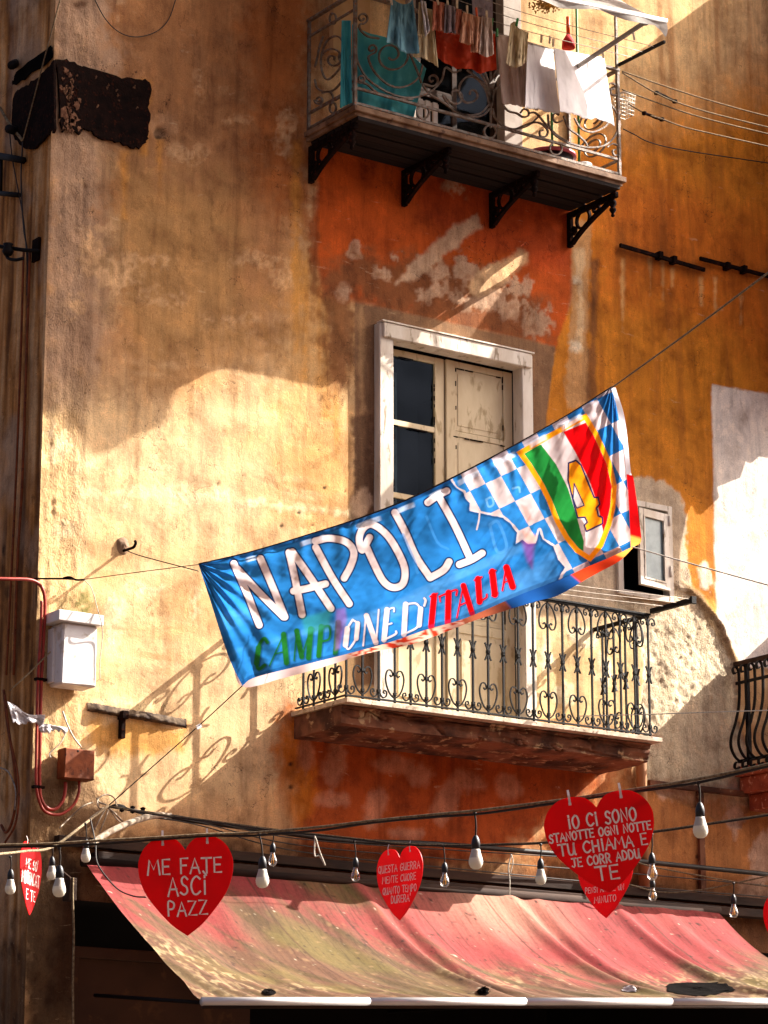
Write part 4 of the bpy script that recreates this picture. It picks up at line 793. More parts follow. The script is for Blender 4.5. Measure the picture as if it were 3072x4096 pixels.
# chequered right end
O_, A_, B_ = np.array(ZC(295, 860)), np.array([130, -62])*.4822, np.array([115, 207])*.4822
Mi = np.linalg.inv(np.stack([A_, B_], 1)); ci = Mi[0, 0]*(bx-O_[0])+Mi[0, 1]*(by-O_[1]); cj = Mi[1, 0]*(bx-O_[0])+Mi[1, 1]*(by-O_[1])
torn = [(-40, 700), (10, 840), (50, 895), (110, 930), (130, 980), (165, 1020), (160, 1085), (250, 1105), (380, 1130), (440, 1140), (500, 1190), (560, 1265), (545, 1360), (600, 1320), (650, 1362), (710, 1350), (742, 1245), (770, 1325), (860, 1380), (900, 1490), (955, 1555), (905, 1650), (880, 1900), (1700, 1900), (1700, -200), (-40, -200)]
tp = s_(ZC, torn); td = np.full(bx.shape, 1e3); I = bx > ZC(-120, 0)[0]; td[I] = sdist(bx[I], by[I], tp); td = td+1.5*fbm(bx*.09, by*.09, 541, 3)
chk = (np.floor(ci).astype(int)+np.floor(cj).astype(int)) % 2
CH = np.where((chk == 1)[..., None], lin('2b7cc4'), lin('c6b8bb'))
put(sst(-(td+8), -9, 3)*0+sst(-td, -2, 2)*0, WHT)
m = sst(-td, -aa, aa); C[:] = C*(1-m[..., None])+CH*m[..., None]
put(sst(td, .5, 3)*sst(-td, -16, -3)*.65, NAVY); tw = abs(td+4)-(4+3*fbm(bx*.05, by*.05, 551, 2)); put(sst(-tw, -aa, aa), WHT)
stroke(ZC, [(245, 1110), (240, 1160), (222, 1240)], 3, WHT)
# shield
shield = [(550, 598), (850, 425), (1130, 275), (1230, 440), (1340, 680), (1385, 880), (1372, 1060), (1340, 1200), (1270, 1380), (1165, 1510), (1040, 1430), (950, 1320), (870, 1180), (800, 1000), (740, 880), (640, 720)]
ds = dpoly(ZC, shield, True, 60); inn = sst(-(ds+21), -aa, aa)
put(sst(-(ds-10), -12, 6)*.25, NAVY); put(sst(-ds, -aa, aa), GLD)
put(inn, WHT)
gw = s_(ZC, [(755, 535), (880, 700), (980, 900), (1050, 1130), (1110, 1340), (1105, 1470), (700, 1500), (400, 600)]); rw = s_(ZC, [(940, 430), (1040, 600), (1150, 820), (1230, 1050), (1268, 1250), (1262, 1400), (1600, 1400), (1500, 200)])
put(inn*sst(-sdist(bx, by, gw), -aa, aa), GRN); put(inn*sst(-sdist(bx, by, rw), -aa, aa), RED_)
four = [(985, 690), (1045, 668), (1085, 705), (1195, 975), (1228, 975), (1240, 1030), (1215, 1062), (1230, 1128), (1262, 1140), (1266, 1190), (1132, 1255), (1115, 1205), (1140, 1180), (1120, 1137), (1060, 1142), (1035, 1050), (1005, 930), (980, 830)]
d4 = dpoly(ZC, four, True, 30); hole = dpoly(ZC, [(1030, 860), (1022, 985), (1052, 1062), (1112, 1040)], True, 30)
put(sst(-(d4-4), -aa, aa), lin('1c2350')); put(sst(-(d4+3), -aa, aa), GLD); put(sst(-(hole-3), -aa, aa), lin('1c2350')); put(sst(-(hole+2), -aa, aa), WHT)
# big hand drawn name with dark outline
NAP = [[(215, 490), (290, 660), (355, 830)], [(235, 520), (360, 655), (490, 785)], [(362, 462), (430, 620), (497, 785)],
       [(520, 428), (550, 560), (592, 772)], [(538, 425), (640, 570), (752, 738)], [(545, 642), (630, 625), (722, 602)],
       [(668, 400), (760, 570), (853, 712)], [(665, 365), (745, 350), (835, 370), (878, 425), (862, 500), (825, 570)],
       [(965, 345), (925, 415), (908, 350), (935, 290), (985, 275), (1060, 330), (1122, 425), (1160, 520), (1150, 600), (1095, 622), (1040, 585), (985, 480), (945, 390)],
       [(1105, 207), (1160, 310), (1222, 450), (1300, 568)], [(1302, 568), (1375, 525), (1405, 480)],
       [(1288, 152), (1340, 115), (1392, 88)], [(1345, 112), (1440, 285), (1522, 462)], [(1462, 495), (1530, 468), (1588, 432)]]
for q in NAP: stroke(ZB, q, 19.5, NAVY)
for q in NAP: stroke(ZB, q, 13.8, WHT)
# second line: three coloured words in slanted thick and thin strokes
def word(items, c, z=ZB, edge='0a2350'):
    for pts, w in items: stroke(z, [(x+4, y+3) for x, y in pts], w*(.80 if w > 8 else .6)+2.5, lin(edge), .55, True, 3)
    for pts, w in items: stroke(z, pts, w*(.80 if w > 8 else .6), c)
word([([(400, 925), (380, 905), (352, 950), (340, 1030), (352, 1072), (385, 1052)], 9), ([(352, 955), (340, 1040)], 14), ([(490, 882), (412, 1055)], 5), ([(490, 882), (506, 1038)], 14), ([(440, 990), (500, 975)], 4), ([(562, 862), (548, 1025)], 5), ([(562, 862), (590, 1005)], 13), ([(592, 1005), (638, 850)], 5), ([(640, 852), (628, 1010)], 14),
      ([(698, 838), (684, 1000)], 13), ([(698, 842), (742, 838), (742, 905), (692, 922)], 7), ([(792, 815), (776, 985)], 13)], lin('185a22'), edge='0a2438')
word([([(872, 800), (838, 860), (832, 930), (850, 962), (892, 900), (905, 830), (872, 800)], 6), ([(842, 850), (832, 940)], 13), ([(900, 820), (892, 905)], 11), ([(945, 778), (930, 945)], 5), ([(948, 778), (1000, 928)], 13), ([(1016, 745), (1002, 928)], 5), ([(1062, 745), (1045, 912)], 13), ([(1062, 745), (1098, 735), (1100, 755)], 5), ([(1055, 830), (1088, 820)], 5), ([(1045, 912), (1108, 880), (1112, 865)], 6),
      ([(1165, 715), (1155, 882)], 13), ([(1165, 715), (1225, 712), (1250, 765), (1232, 838), (1155, 882)], 6), ([(1248, 740), (1240, 830)], 12), ([(1268, 682), (1275, 695), (1268, 722)], 7)], WHT)
word([([(1322, 668), (1306, 838)], 15), ([(1300, 672), (1340, 655)], 5), ([(1402, 650), (1398, 818)], 15), ([(1352, 672), (1442, 635), (1445, 665)], 6), ([(1352, 672), (1356, 700)], 5), ([(1484, 612), (1448, 790)], 5), ([(1484, 612), (1532, 765)], 14), ([(1465, 720), (1512, 700)], 5)], RED_)
word([([(232, 1650), (245, 1840)], 15), ([(205, 1660), (262, 1635)], 6), ([(245, 1840), (300, 1805), (305, 1780)], 6), ([(350, 1590), (372, 1780)], 16), ([(325, 1600), (380, 1580)], 5), ([(348, 1790), (395, 1765)], 5), ([(465, 1560), (435, 1745)], 6), ([(468, 1555), (520, 1715)], 16), ([(450, 1680), (505, 1655)], 5)], RED_, ZC)
# faint print of the layer behind showing through
for z, pts, c, w in ((ZC, [(300, 990), (345, 975), (360, 1030), (320, 1050), (300, 990)], '7ab2e0', 4), (ZC, [(330, 1200), (400, 1180), (470, 1380), (390, 1420), (330, 1200)], '4a8fd0', 6), (ZC, [(520, 900), (570, 890), (580, 930)], '7ab2e0', 4), (ZB, [(1280, 230), (1340, 370), (1400, 410)], '3c86cc', 5), (ZB, [(1150, 330), (1215, 480), (1230, 540)], '3c86cc', 6)): stroke(z, pts, w, lin(c), .6)
fill(ZC, [(590, 1330), (700, 1350), (680, 1560), (640, 1500)], lin('8a3a9a'), .6, 0, False, 12); fill(ZB, [(590, 790), (760, 740), (740, 850), (610, 880)], lin('2f8a7a'), .55, 0, False, 12); fill(ZB, [(780, 745), (830, 735), (840, 800), (800, 960), (775, 970)], lin('8a5aa8'), .55, 0, False, 9)
fill(ZC, [(585, 1030), (640, 1050), (690, 1160), (640, 1180)], lin('d86a5a'), .55, 0, False, 8); fill(ZC, [(600, 1250), (720, 1290), (700, 1350), (640, 1350)], lin('e8a08a'), .6, 0, False, 10)
# hem: darker doubled cloth; light through slits under the cord painted pale
put(sst(-(V-.028), -.004, .004)*.55*(1-m*.4), NAVY*1.5); put(sst(-(abs(U-.0)-.012), -.003, .003)*.5, NAVY); put(sst((U-.965), -.002, .002)*.35*(chk == 1), NAVY); put(sst(V-.972, -.004, .004)*.45, NAVY)
for a_, b_ in ((.10, .13), (.225, .26), (.27, .29), (.355, .42), (.45, .50), (.53, .57), (.60, .66), (.69, .75), (.78, .83), (.86, .92)):
    put(sst(.020-abs(V-.050-.02*((U-a_)/(b_-a_)-.5)**2), -.004, .006)*sst(U, a_, a_+.01)*sst(-U, -b_, -b_+.01)*.55, lin('cfe0f6'))
ban = thing('banner', tuple(P3[NV-1, 0]), 'blue football banner with big white lettering, chequered end and tricolour shield', 'banner')
front = gridobj('front_cloth', P3, np.ones((NV-1, NU-1), bool), M['banner'], ban); colattr(front, 'Col', np.clip(C, 0, .9).reshape(-1, 3))
front['label'] = 'printed front side with lettering and shield'
# the folded back half: shows under the lower edge and past the right edge
NB = 200; lowb = resamp(s_(ZB, [(205, 1040), (265, 1172), (480, 1125), (700, 1065), (960, 985), (1200, 935), (1400, 862), (1560, 800)])+s_(ZC, [(700, 1840), (900, 1785), (1150, 1640), (1400, 1505), (1525, 1385), (1580, 1350), (1580, 1240), (1520, 810), (1500, 760), (1450, 320), (1372, 64)]), NB)
upb = resamp(s_(ZB, [(190, 1010), (300, 1080), (560, 1000), (800, 950), (1060, 880), (1280, 800)])+s_(ZC, [(560, 1700), (900, 1560), (1150, 1450), (1350, 1380), (1400, 1250), (1400, 900), (1380, 500), (1360, 240), (1330, 66)]), NB)
nb = 14; Q = np.zeros((nb, NB, 3)); QC = np.zeros((nb, NB, 3)); s01 = np.linspace(0, 1, NB); nz = fbm(s01*40, s01*0, 561, 3)
for j in range(nb):
    b = j/(nb-1); P = upb*(1-b)+lowb*b
    for i in range(NB):
        Q[j, i] = W(P[i, 0], P[i, 1], bdist(P[i, 0])-.10+.02*math.sin(i*.35)*b)
        s = s01[i]
        c = lin('d8c0c0') if s < .22 else (lin('b8341c') if vnoise(np.array([i*.9]), np.array([j*.8]), 571)[0] > .55 else lin('d8b09a')) if s < .42 else lin('8a4a34') if s < .5 else lin('1a4a8a') if s < .62 else lin('c83a1c') if s < .70 else lin('e8a04a') if s < .745 else lin('d00a10') if s < .85 else lin('e6e8f4')
        QC[j, i] = c
back = gridobj('back_cloth', Q, np.ones((nb-1, NB-1), bool), M['banner'], ban); colattr(back, 'Col', np.clip(QC.reshape(-1, 3), 0, .9))
m = MB(); TC = resamp(top, 60); m.tube([W(p[0], p[1]-2, bdist(p[0])+.0) for p in TC], .006, 6); obj('top_cord', m, M['cable'], ban)
def cab(nm, pts, r, mat, lab, cat='cord', group=None, k=8): return cable(nm, pts, r, M[mat], lab, cat, group, k)
bTL, bBL, bTR, bBR = W(*ZB(20, 495), bdist(ZB(20, 0)[0])), W(*ZB(262, 1165), bdist(ZB(262, 0)[0])), W(*ZC(1345, 62), bdist(ZC(1345, 0)[0])), W(*ZC(1515, 1385), bdist(ZC(1515, 0)[0]))
cab('cord', [W(*ZL(805, 480), .12), W(*ZL(905, 515), .2), bTL+np.array([0, 0, -.05])], .004, 'cable', 'dark cord from the wall hook to the left edge of the banner')
cab('cord', [W(*ZL(530, 660), .2), W(*ZL(900, 610), .4), bTL], .003, 'cable', 'thin cord from the wire bracket to the upper left corner of the banner')
cab('cord', [bBL, W(*ZL(1250, 1590), .42), W(431, 3225, .15)], .004, 'cable', 'cord slanting down left from the lower left corner of the banner')
e = bTR+(bTR-bTL)*.9; cab('cord', [bTR, WD(2760, 1325, 17.0), WD(3090, 1078, 15.6)], .006, 'rope', 'twisted rope rising right from the upper corner of the banner')
cab('cord', [bBR, WD(2800, 2265, 19.0), WD(3090, 2345, 18.0)], .005, 'twine', 'pale cord falling right from the lower corner of the banner')
m = MB(); p = W(*ZL(1255, 1590), .42); m.obox(p, (.02, 0, .012), (0, .008, 0), (-.006, 0, .014)); obj('cord_clip', m, M['alu'], None, 'small bright clip on the slanting cord under the banner', 'clip')

# ================================================================== heart signs
HO = [(0, 0), (.05, .075), (.12, .125), (.235, .142), (.345, .115), (.44, .03), (.49, -.08), (.5, -.17), (.485, -.29), (.43, -.44), (.32, -.60), (.16, -.78), (0, -.90)]
half = cr(HO, 5); HEART = np.vstack([half, (half*[-1, 1])[::-1][1:-1]])
GL = {'A': [[(0, 0), (.5, 1), (1, 0)], [(.18, .36), (.85, .36)]], 'B': [[(.1, 0), (.1, 1), (.7, .9), (.7, .6), (.1, .52), (.8, .4), (.8, .1), (.1, 0)]], 'C': [[(.95, .85), (.6, 1), (.2, .8), (.05, .45), (.25, .08), (.6, 0), (.95, .15)]], 'D': [[(.1, 0), (.1, 1), (.6, .95), (.95, .55), (.7, .1), (.1, 0)]],
      'E': [[(.95, 1), (.1, 1), (.1, 0), (.95, 0)], [(.1, .52), (.8, .52)]], 'F': [[(.95, 1), (.1, 1), (.1, 0)], [(.1, .52), (.75, .52)]], 'G': [[(.95, .85), (.6, 1), (.2, .8), (.05, .45), (.25, .08), (.65, 0), (.95, .2), (.95, .45), (.6, .45)]], 'H': [[(.1, 0), (.1, 1)], [(.9, 0), (.9, 1)], [(.1, .5), (.9, .5)]],
      'I': [[(.5, 0), (.5, .72)], [(.5, .92), (.5, 1.0)]], 'J': [[(.1, 1), (.95, 1)], [(.6, 1), (.6, .15), (.35, 0), (.05, .12)]], 'L': [[(.1, 1), (.1, 0), (.9, 0)]], 'M': [[(0, 0), (.15, 1), (.5, .35), (.85, 1), (1, 0)]], 'N': [[(.05, 0), (.1, 1), (.85, 0), (.95, 1)]], 'O': [[(.5, 1), (.15, .8), (.05, .45), (.25, .05), (.55, 0), (.88, .25), (.95, .6), (.78, .93), (.5, 1)]],
      'P': [[(.1, 0), (.1, 1), (.7, .95), (.85, .72), (.65, .48), (.1, .45)]], 'Q': [[(.5, 1), (.15, .8), (.05, .45), (.25, .08), (.55, .05), (.88, .3), (.95, .65), (.78, .93), (.5, 1)], [(.55, .25), (.95, -.08)]], 'R': [[(.1, 0), (.1, 1), (.7, .95), (.8, .72), (.6, .5), (.1, .47)], [(.4, .48), (.9, 0)]],
      'S': [[(.9, .85), (.55, 1), (.2, .85), (.3, .58), (.75, .42), (.85, .15), (.45, 0), (.05, .12)]], 'T': [[(0, 1), (1, 1)], [(.5, 1), (.5, 0)]], 'U': [[(.05, 1), (.1, .2), (.35, 0), (.7, .15), (.9, 1)], [(.85, .9), (.9, .1), (1.0, 0)]], 'Z': [[(.05, 1), (.9, 1), (.05, 0), (.95, 0)]], "'": [[(.5, 1.15), (.35, .85)]], '`': [[(.1, 1.25), (.6, 1.05)]], '.': [[(.5, 0), (.5, .06)]]}
WD_ = {'I': .35, "'": .3, ' ': .55, 'M': 1.15, 'L': .75, 'J': .8, '`': .0, 'E': .75, 'F': .75, 'P': .8, 'S': .75}
def heart_sign(px, py, D, width, yaw, roll, lines_, label, ink=.0085, zs=1.0):
    c = WD(px, py, D); n0 = -(FW-UPV*(FW@UPV)); n0 /= np.linalg.norm(n0); a = math.radians(yaw)
    n = np.array([n0[0]*math.cos(a)-n0[1]*math.sin(a), n0[0]*math.sin(a)+n0[1]*math.cos(a), 0]); ex = np.cross(np.array([0, 0, 1.]), n); ez = np.array([0, 0, 1.])
    r = math.radians(roll); ex, ez = ex*math.cos(r)+ez*math.sin(r), -ex*math.sin(r)+ez*math.cos(r); w = width
    ez = ez*zs; root = thing('heart_sign', c+ez*(-.9*w), label, 'sign', 'red paper hearts hung on the string lights')
    m = MB(); m.prism([(x, y) for x, y in HEART], lambda x, y, t: c+ex*x*w+ez*y*w+n*t, .0, .005); obj('heart_board', m, M['heart'], root)
    t = MB(); P = lambda x, y: c+ex*x*w+ez*y*w+n*.0065
    for txt, x0, x1, yb, h in lines_:
        adv = [WD_.get(ch, .9)+(.22 if ch != '`' else 0) for ch in txt]; k = (x1-x0)/sum(adv); x = x0
        for ch, a_ in zip(txt, adv):
            wch = (a_-.22)*k; jit = random.uniform(-.012, .012)*h*3
            for st in GL.get(ch, []):
                q = cr(st, 4) if ch in 'BCDGOPQRSU' else np.array(st, float); gx = x-(.5*k*0) if ch != '`' else x-.55*k
                t.ribbon([P(gx+u_*(wch if ch != '`' else .5*k), -yb+v_*h+jit) for u_, v_ in q], ink*min(1., .45+h/.28), n)
            x += a_*k
    obj('lettering', t, M['ink'], root)
    for sx in (-1, 1):
        g = MB(); g.ribbon([c+ex*sx*.235*w+ez*.07*w+n*.008, c+ex*sx*.235*w+ez*.16*w+n*.012, c+ex*sx*.235*w+ez*.21*w+n*.004], .010, n); g.obox(c+ex*sx*.235*w+ez*.07*w+n*.007, ex*.006, n*.002, ez*.006); obj('cable_tie', g, M['tie'], root)
    return root
heart_sign(*ZA(1118, 605), 13.4, .442, 0, 2.5, [('ME FATE', -.40, .40, .245, .155), ('ASCI`', -.19, .24, .475, .19), ('PAZZ', -.20, .24, .685, .145)], 'large red heart reading ME FATE ASCI PAZZ on the front string')
heart_sign(*ZG(597, 510), 11.9, .456, 0, 8.0, [('IO CI SONO', -.28, .36, .185, .13), ('STANOTTE OGNI NOTTE', -.47, .47, .305, .085), ('TU CHIAMA E', -.40, .42, .455, .115), ('JE CORR ADDU', -.30, .33, .585, .09), ('TE', -.10, .13, .76, .14)], 'largest red heart, five lines of writing starting IO CI SONO', zs=.87)
heart_sign(*ZE(948, 680), 18.4, .445, -49, 0, [('QUESTA GUERRA', -.46, .46, .19, .10), ('MENTE CUORE', -.37, .37, .345, .095), ('QUANTO TEMPO', -.36, .38, .505, .095), ("DURERA'", -.18, .26, .645, .10)], 'turned red heart reading QUESTA GUERRA in the middle of the back string', .0075)
heart_sign(*ZG(652, 790), 17.6, .445, -44, 0, [('    E MI', -.40, .34, .37, .10), ('PENSI ANCHE UN', -.36, .34, .535, .075), ('MINUTO', -.20, .20, .68, .085)], 'red heart partly hidden behind the largest one, ending MINUTO', .007)
heart_sign(*ZA(186, 622), 18.6, .445, 79, 0, [("ME SO'", -.25, .35, .23, .13), ('MBRIACAT', -.42, .42, .46, .17), ('E TE', -.2, .25, .68, .14)], 'narrow red heart seen nearly edge on at the far left', .009)
heart_sign(3178, 3600, 18.2, .445, -35, 0, [('E', -.36, -.25, .24, .1)], 'red heart cut off by the right edge of the picture', .008)

# ================================================================== string lights
J = W(431, 3225, .12)
def dl(px, pts):                                   # depth along a strand, linear between its known points
    return float(np.interp(px, [p[0] for p in pts], [p[1] for p in pts]))
S1 = [(-40, 13.4), (1000, 13.4), (2200, 12.3), (3100, 11.6)]; S2 = [(431, 20.4), (1087, 18.9), (1800, 17.8), (2600, 16.0), (3100, 15)]; S3 = [(-40, 17), (209, 18.2), (343, 18.6), (431, 20.3)]; S4 = [(2400, 20), (3100, 19)]
f1 = [(-40, 3384), (190, 3378), (420, 3364), (640, 3352), (830, 3340), (1010, 3334), (1270, 3312), (1500, 3285), (1750, 3260), (1903, 3246), (2100, 3222), (2300, 3196), (2520, 3163), (2800, 3118), (3110, 3052)]
def strand(nm, px, DD, r, mat, lab, dz=0, cat='string', group=None): return cable(nm, [WD(x, y+dz, dl(x, DD)) for x, y in px], r, M[mat], lab, cat, group, 6)
strand('rope', f1, S1, .0065, 'rope', 'twisted rope of the front string lights crossing the whole width', -3, 'rope')
strand('light_cable', [(x, y+4+7*math.sin(x*.004)**2) for x, y in f1], S1, .006, 'cable', 'black flex tied under the front rope', 0, 'cable')
f2 = [(431, 3228), (640, 3262), (860, 3290), (1090, 3322), (1260, 3340), (1440, 3360), (1600, 3378), (1790, 3384), (2000, 3380), (2161, 3374), (2400, 3352), (2607, 3330), (2833, 3298), (3110, 3256)]
strand('light_cable', f2, S2, .005, 'cable', 'black flex of the back string lights running behind the hearts', 0, 'cable')
strand('rope', [(x, y-5) for x, y in f2], S2, .004, 'rope', 'pale cord of the back string, tied over the black flex', 0, 'rope')
f3 = [(-40, 3420), (100, 3405), (209, 3388), (343, 3292), (431, 3225)]
strand('light_cable', f3, S3, .009, 'rope', 'pale cable climbing from the left edge to the wall bundle', 0, 'cable')
strand('light_cable', [(2430, 3520), (2523, 3540), (2646, 3569), (2808, 3559), (3110, 3496)], S4, .005, 'rope', 'sagging pale cord right of the large heart, lower one', 0, 'cable')
strand('light_cable', [(2400, 3410), (2536, 3446), (2633, 3472), (2937, 3527), (3110, 3552)], S4, .005, 'rope', 'pale cord right of the large heart, falling to the right', 0, 'cable')
def bulb_mesh(kind):
    parts = []
    if kind == 'led':
        a = MB(); a.lathe([(0, -.086), (.014, -.084), (.024, -.077), (.0305, -.063), (.0315, -.050), (.029, -.037)], n=20); parts.append(('dome', a, M['led']))
        b = MB(); b.lathe([(.029, -.037), (.025, -.024), (.0205, -.008), (.019, .002), (0, .003)], n=20); parts.append(('collar', b, M['ledbase']))
    else:
        a = MB(); a.lathe([(0, -.092), (.012, -.090), (.022, -.083), (.029, -.068), (.030, -.057), (.026, -.040), (.018, -.022), (.014, -.008), (.014, 0)], n=20); parts.append(('glass', a, M['bulbglass']))
        b = MB()
        for k in range(4): q = math.pi/2*k+.4; b.tube([(.004*math.cos(q), .004*math.sin(q), -.03), (.011*math.cos(q), .011*math.sin(q), -.075)], .0018, 5)
        b.tube([(0, 0, -.0), (0, 0, -.035)], .004, 6); parts.append(('filament', b, M['fil']))
    return parts
bp = {}
def bulb(kind, top, ctr, DD, label, D=None):
    D = D or dl(ctr[0], DD); p = WD(ctr[0], ctr[1], D)+np.array([0, 0, .045]); t = WD(top[0], top[1], D)
    root = thing('light_bulb', p, label, 'light bulb', 'bulbs of the string lights')
    if kind not in bp:
        kids = [obj(n, mb, mt, root, local=True) for n, mb, mt in bulb_mesh(kind)]
        s = MB(); s.lathe([(0, .0), (.019, 0), (.0195, .03), (.0165, .045), (.010, .058), (.004, .066), (0, .066)], n=16); kids.append(obj('socket', s, M['socket'], root, local=True)); bp[kind] = kids
        for k_ in kids: WL[k_.name] = p
    else:
        for k_ in bp[kind]: c = k_.copy(); SC.collection.objects.link(c); c.parent = root
    m = MB(); a = p+np.array([0, 0, .06]); m.tube(cr([a, (a+t)/2+np.array([.004, 0, 0]), t], 5), .0042, 6); q = t+(a-t)*.12; m.tube([t, q], .008, 6); obj('flex', m, M['cable'], root)
bulb('led', ZA(62, 640), ZA(62, 830), S3, 'opal bulb hanging lowest at the far left edge', 16.8)
bulb('led', ZA(515, 440), ZA(517, 640), S3, 'opal bulb hanging from the pale cable above the awning corner', 18.2)
bulb('led', ZA(315, 590), ZA(312, 745), S3, 'small opal bulb just left of the brighter big one', 18.2)
bulb('led', ZA(357, 585), ZA(357, 835), S1, 'big opal bulb beside the narrow heart at the left')
bulb('led', ZA(1562, 500), ZA(1583, 780), S1, 'opal bulb right of the heart reading ME FATE', 13.4)
bulb('clear', ZE(147, 515), ZE(143, 690), S2, 'clear filament bulb next to an opal one, leftmost of the clear ones')
bulb('clear', ZE(657, 570), ZE(667, 785), S2, 'clear filament bulb left of the middle heart')
bulb('clear', ZE(1220, 600), ZE(1230, 820), S2, 'clear filament bulb right of the middle heart')
bulb('led', ZE(1420, 395), ZE(1427, 695), S1, 'opal bulb hanging high between middle heart and largest heart')
bulb('led', ZG(252, 735), ZG(252, 945), S2, 'opal bulb directly left of the largest heart', 16.2)
bulb('led', ZG(1228, 350), ZG(1241, 640), S1, 'largest opal bulb, right of the largest heart')
bulb('clear', ZG(940, 670), ZG(942, 910), S2, 'clear amber bulb touching the right side of the largest heart', 16.0)
bulb('clear', ZG(950, 960), ZG(945, 1048), S4, 'small clear bulb under the amber one', 19.8)
bulb('clear', ZG(1447, 975), ZG(1447, 1150), S4, 'clear bulb at the far right above the awning', 19)
m = MB(); D = dl(1260, S2); m.tube(cr([WD(*ZE(410, 540), D), WD(*ZE(408, 665), D), WD(*ZE(440, 670), D), WD(*ZE(475, 730), D), WD(*ZE(440, 640), D), WD(*ZE(415, 555), D)], 6), .0045, 6); obj('twine', m, M['twine'], None, 'loop of white twine dangling from the back string', 'twine')
m = MB(); D = dl(2040, S2); m.tube(cr([WD(*ZG(70, 800), D), WD(*ZG(52, 880), D), WD(*ZG(60, 960), D), WD(*ZG(58, 1055), D)], 6), .0035, 6); m.tube(cr([WD(*ZG(70, 800), D), WD(*ZG(80, 850), D), WD(*ZG(64, 920), D)], 6), .003, 6); obj('twine', m, M['twine'], None, 'white twine end dangling left of the largest heart', 'twine')

# ================================================================== awning
aw = thing('awning', (-2.69, -.1, 3.2), 'faded red canvas awning, browned along the lower edge, with a bright front bar', 'awning')
aTL, aTR = W(343, 3452, .1), W(2872, 3646, .1); bL = WX(806, 4006, aTL[0]); bR = W(3072, 4008, 1.95); bDir = bR-bL
xa0, xa1 = aTL[0], aTR[0]; nu, nv = 560, 180
uu = np.linspace(0, 1, nu); vv = np.linspace(0, 1, nv); Uq, Vq = np.meshgrid(uu, vv)
xx = xa0+(xa1-xa0)*Uq; tb = (xx-bL[0])/bDir[0]; by_, bz_ = bL[1]+bDir[1]*tb, bL[2]+bDir[2]*tb
ty, tz = -.1+0*xx, aTL[2]+(aTR[2]-aTL[2])*Uq
vp = 1-(1-Vq)**2.8
yy = ty+(by_-ty)*Vq; zz = tz+(bz_-tz)*(Vq+(vp-Vq)*(.10+.45*sst(Uq, .0, .14)))
fo = np.zeros_like(Uq)
for k, (u0, w, a_, dr) in enumerate(((.075, .02, .012, .05), (.16, .018, .010, .04), (.235, .03, .010, .05), (.33, .02, .010, .04), (.40, .014, .034, .05), (.425, .012, -.022, .05), (.445, .010, .010, .05), (.50, .03, -.016, .03), (.56, .016, .012, .05), (.645, .014, .034, .05), (.67, .012, -.022, .05), (.69, .010, .010, .05), (.74, .02, -.012, .05), (.82, .013, .034, .05), (.843, .012, -.022, .05), (.84, .02, .012, .03), (.90, .018, .02, .04), (.96, .02, .010, .02))):
    c0 = u0+dr*(Vq-.2); fo += 1.35*a_*np.exp(-((Uq-c0)/w)**2)*np.sin(math.pi*np.clip(Vq*.92+.06, 0, 1))**.6
fo += .010*fbm(Uq*14-Vq*3, Vq*1.5, 601, 4)*(Vq*1.2)+.006*np.sin(Uq*190-Vq*26+3*fbm(Uq*6, Vq*2, 603, 3))*sst(Vq, .4, .9)+.004*fbm(Uq*40, Vq*12, 604, 3)
sag = -.035*np.sin(math.pi*Vq)*(np.sin(math.pi*Uq)**.4)
P = np.stack([xx, yy-fo*.45, zz+fo+sag], -1)
dirt = fbm(Uq*9-Vq*1.2, Vq*3.2, 611, 5); st2 = fbm(Uq*60-Vq*14, Vq*2.2, 621, 4); fine = fbm(Uq*90, Vq*30, 631, 3)
ed = np.clip(.5+.4*np.sin(Uq*9+.6)+0*Uq, 0, 1)
off = np.interp(Uq, [0, .08, .2, .36, .42, .5, .6, .68, .78, .86, .93, 1], [-.12, -.26, -.36, -.28, -.04, .05, .10, .06, .06, .02, -.12, -.14])
brown = sst(Vq-off+.38*dirt+.16*st2, .16, .62)
Ca = np.zeros(xx.shape+(3,)); Ca[:] = lin('7c2c2c'); mixc = lambda mm, c: Ca.__setitem__(slice(None), Ca*(1-mm[..., None])+lin(c)*mm[..., None])
mixc(np.clip(.3+dirt, 0, .6), '94463e'); mixc(np.exp(-((Uq-.60)/.09)**2)*sst(-Vq, -.35, 0)*.8, 'a8806a')
mixc(brown*.92, '553e2b'); mixc(brown*np.clip(st2*2, 0, .7), '46361c'); mixc(brown*np.clip(dirt*2.4-.2, 0, .7), '5c5028'); mixc(np.clip(fine*3-1.3, 0, .7)*brown*.6, '8e7050')
mixc(np.clip(fbm(Uq*150, Vq*60, 641, 2)*4-3.0, 0, .8), 'cabca6'); mixc(np.clip(-fbm(Uq*120, Vq*50, 651, 2)*4-2.3, 0, .8), '2c1a10')
for u0_ in (.235, .345, .475, .60, .715, .86): mixc(np.exp(-((Uq-u0_-.05*(Vq-.2))/.0016)**2)*.75, '3c2418')
clus = np.clip(fbm(Uq*7, Vq*4, 661, 3)*3+.1, 0, 1)*sst(Vq, .35, .6); mixc(np.clip(fbm(Uq*170, Vq*36, 671, 2)*5-.6, 0, .85)*clus*.8, '9a8462')
for u0_ in (.412, .657, .832, .10, .29, .53, .74): mixc(np.exp(-((Uq-u0_-.05*(Vq-.2))/.007)**2)*sst(Vq, .15, .7)*.6*(.6+.8*st2), '3a2a16')
mixc(np.clip(st2*2.2-.3, 0, .55)*sst(Vq, .35, .9), '4a3a20')
mixc(sst(Vq, .93, 1)*.6, '4a3420')
can_ = gridobj('canvas', P, np.ones((nv-1, nu-1), bool), M['awn'], aw); colattr(can_, 'Col', np.clip(Ca, .01, .85).reshape(-1, 3))
def awp(a, b): i = min(nv-1, max(0, int(b*(nv-1)))); j = min(nu-1, max(0, int(a*(nu-1)))); return P[i, j]
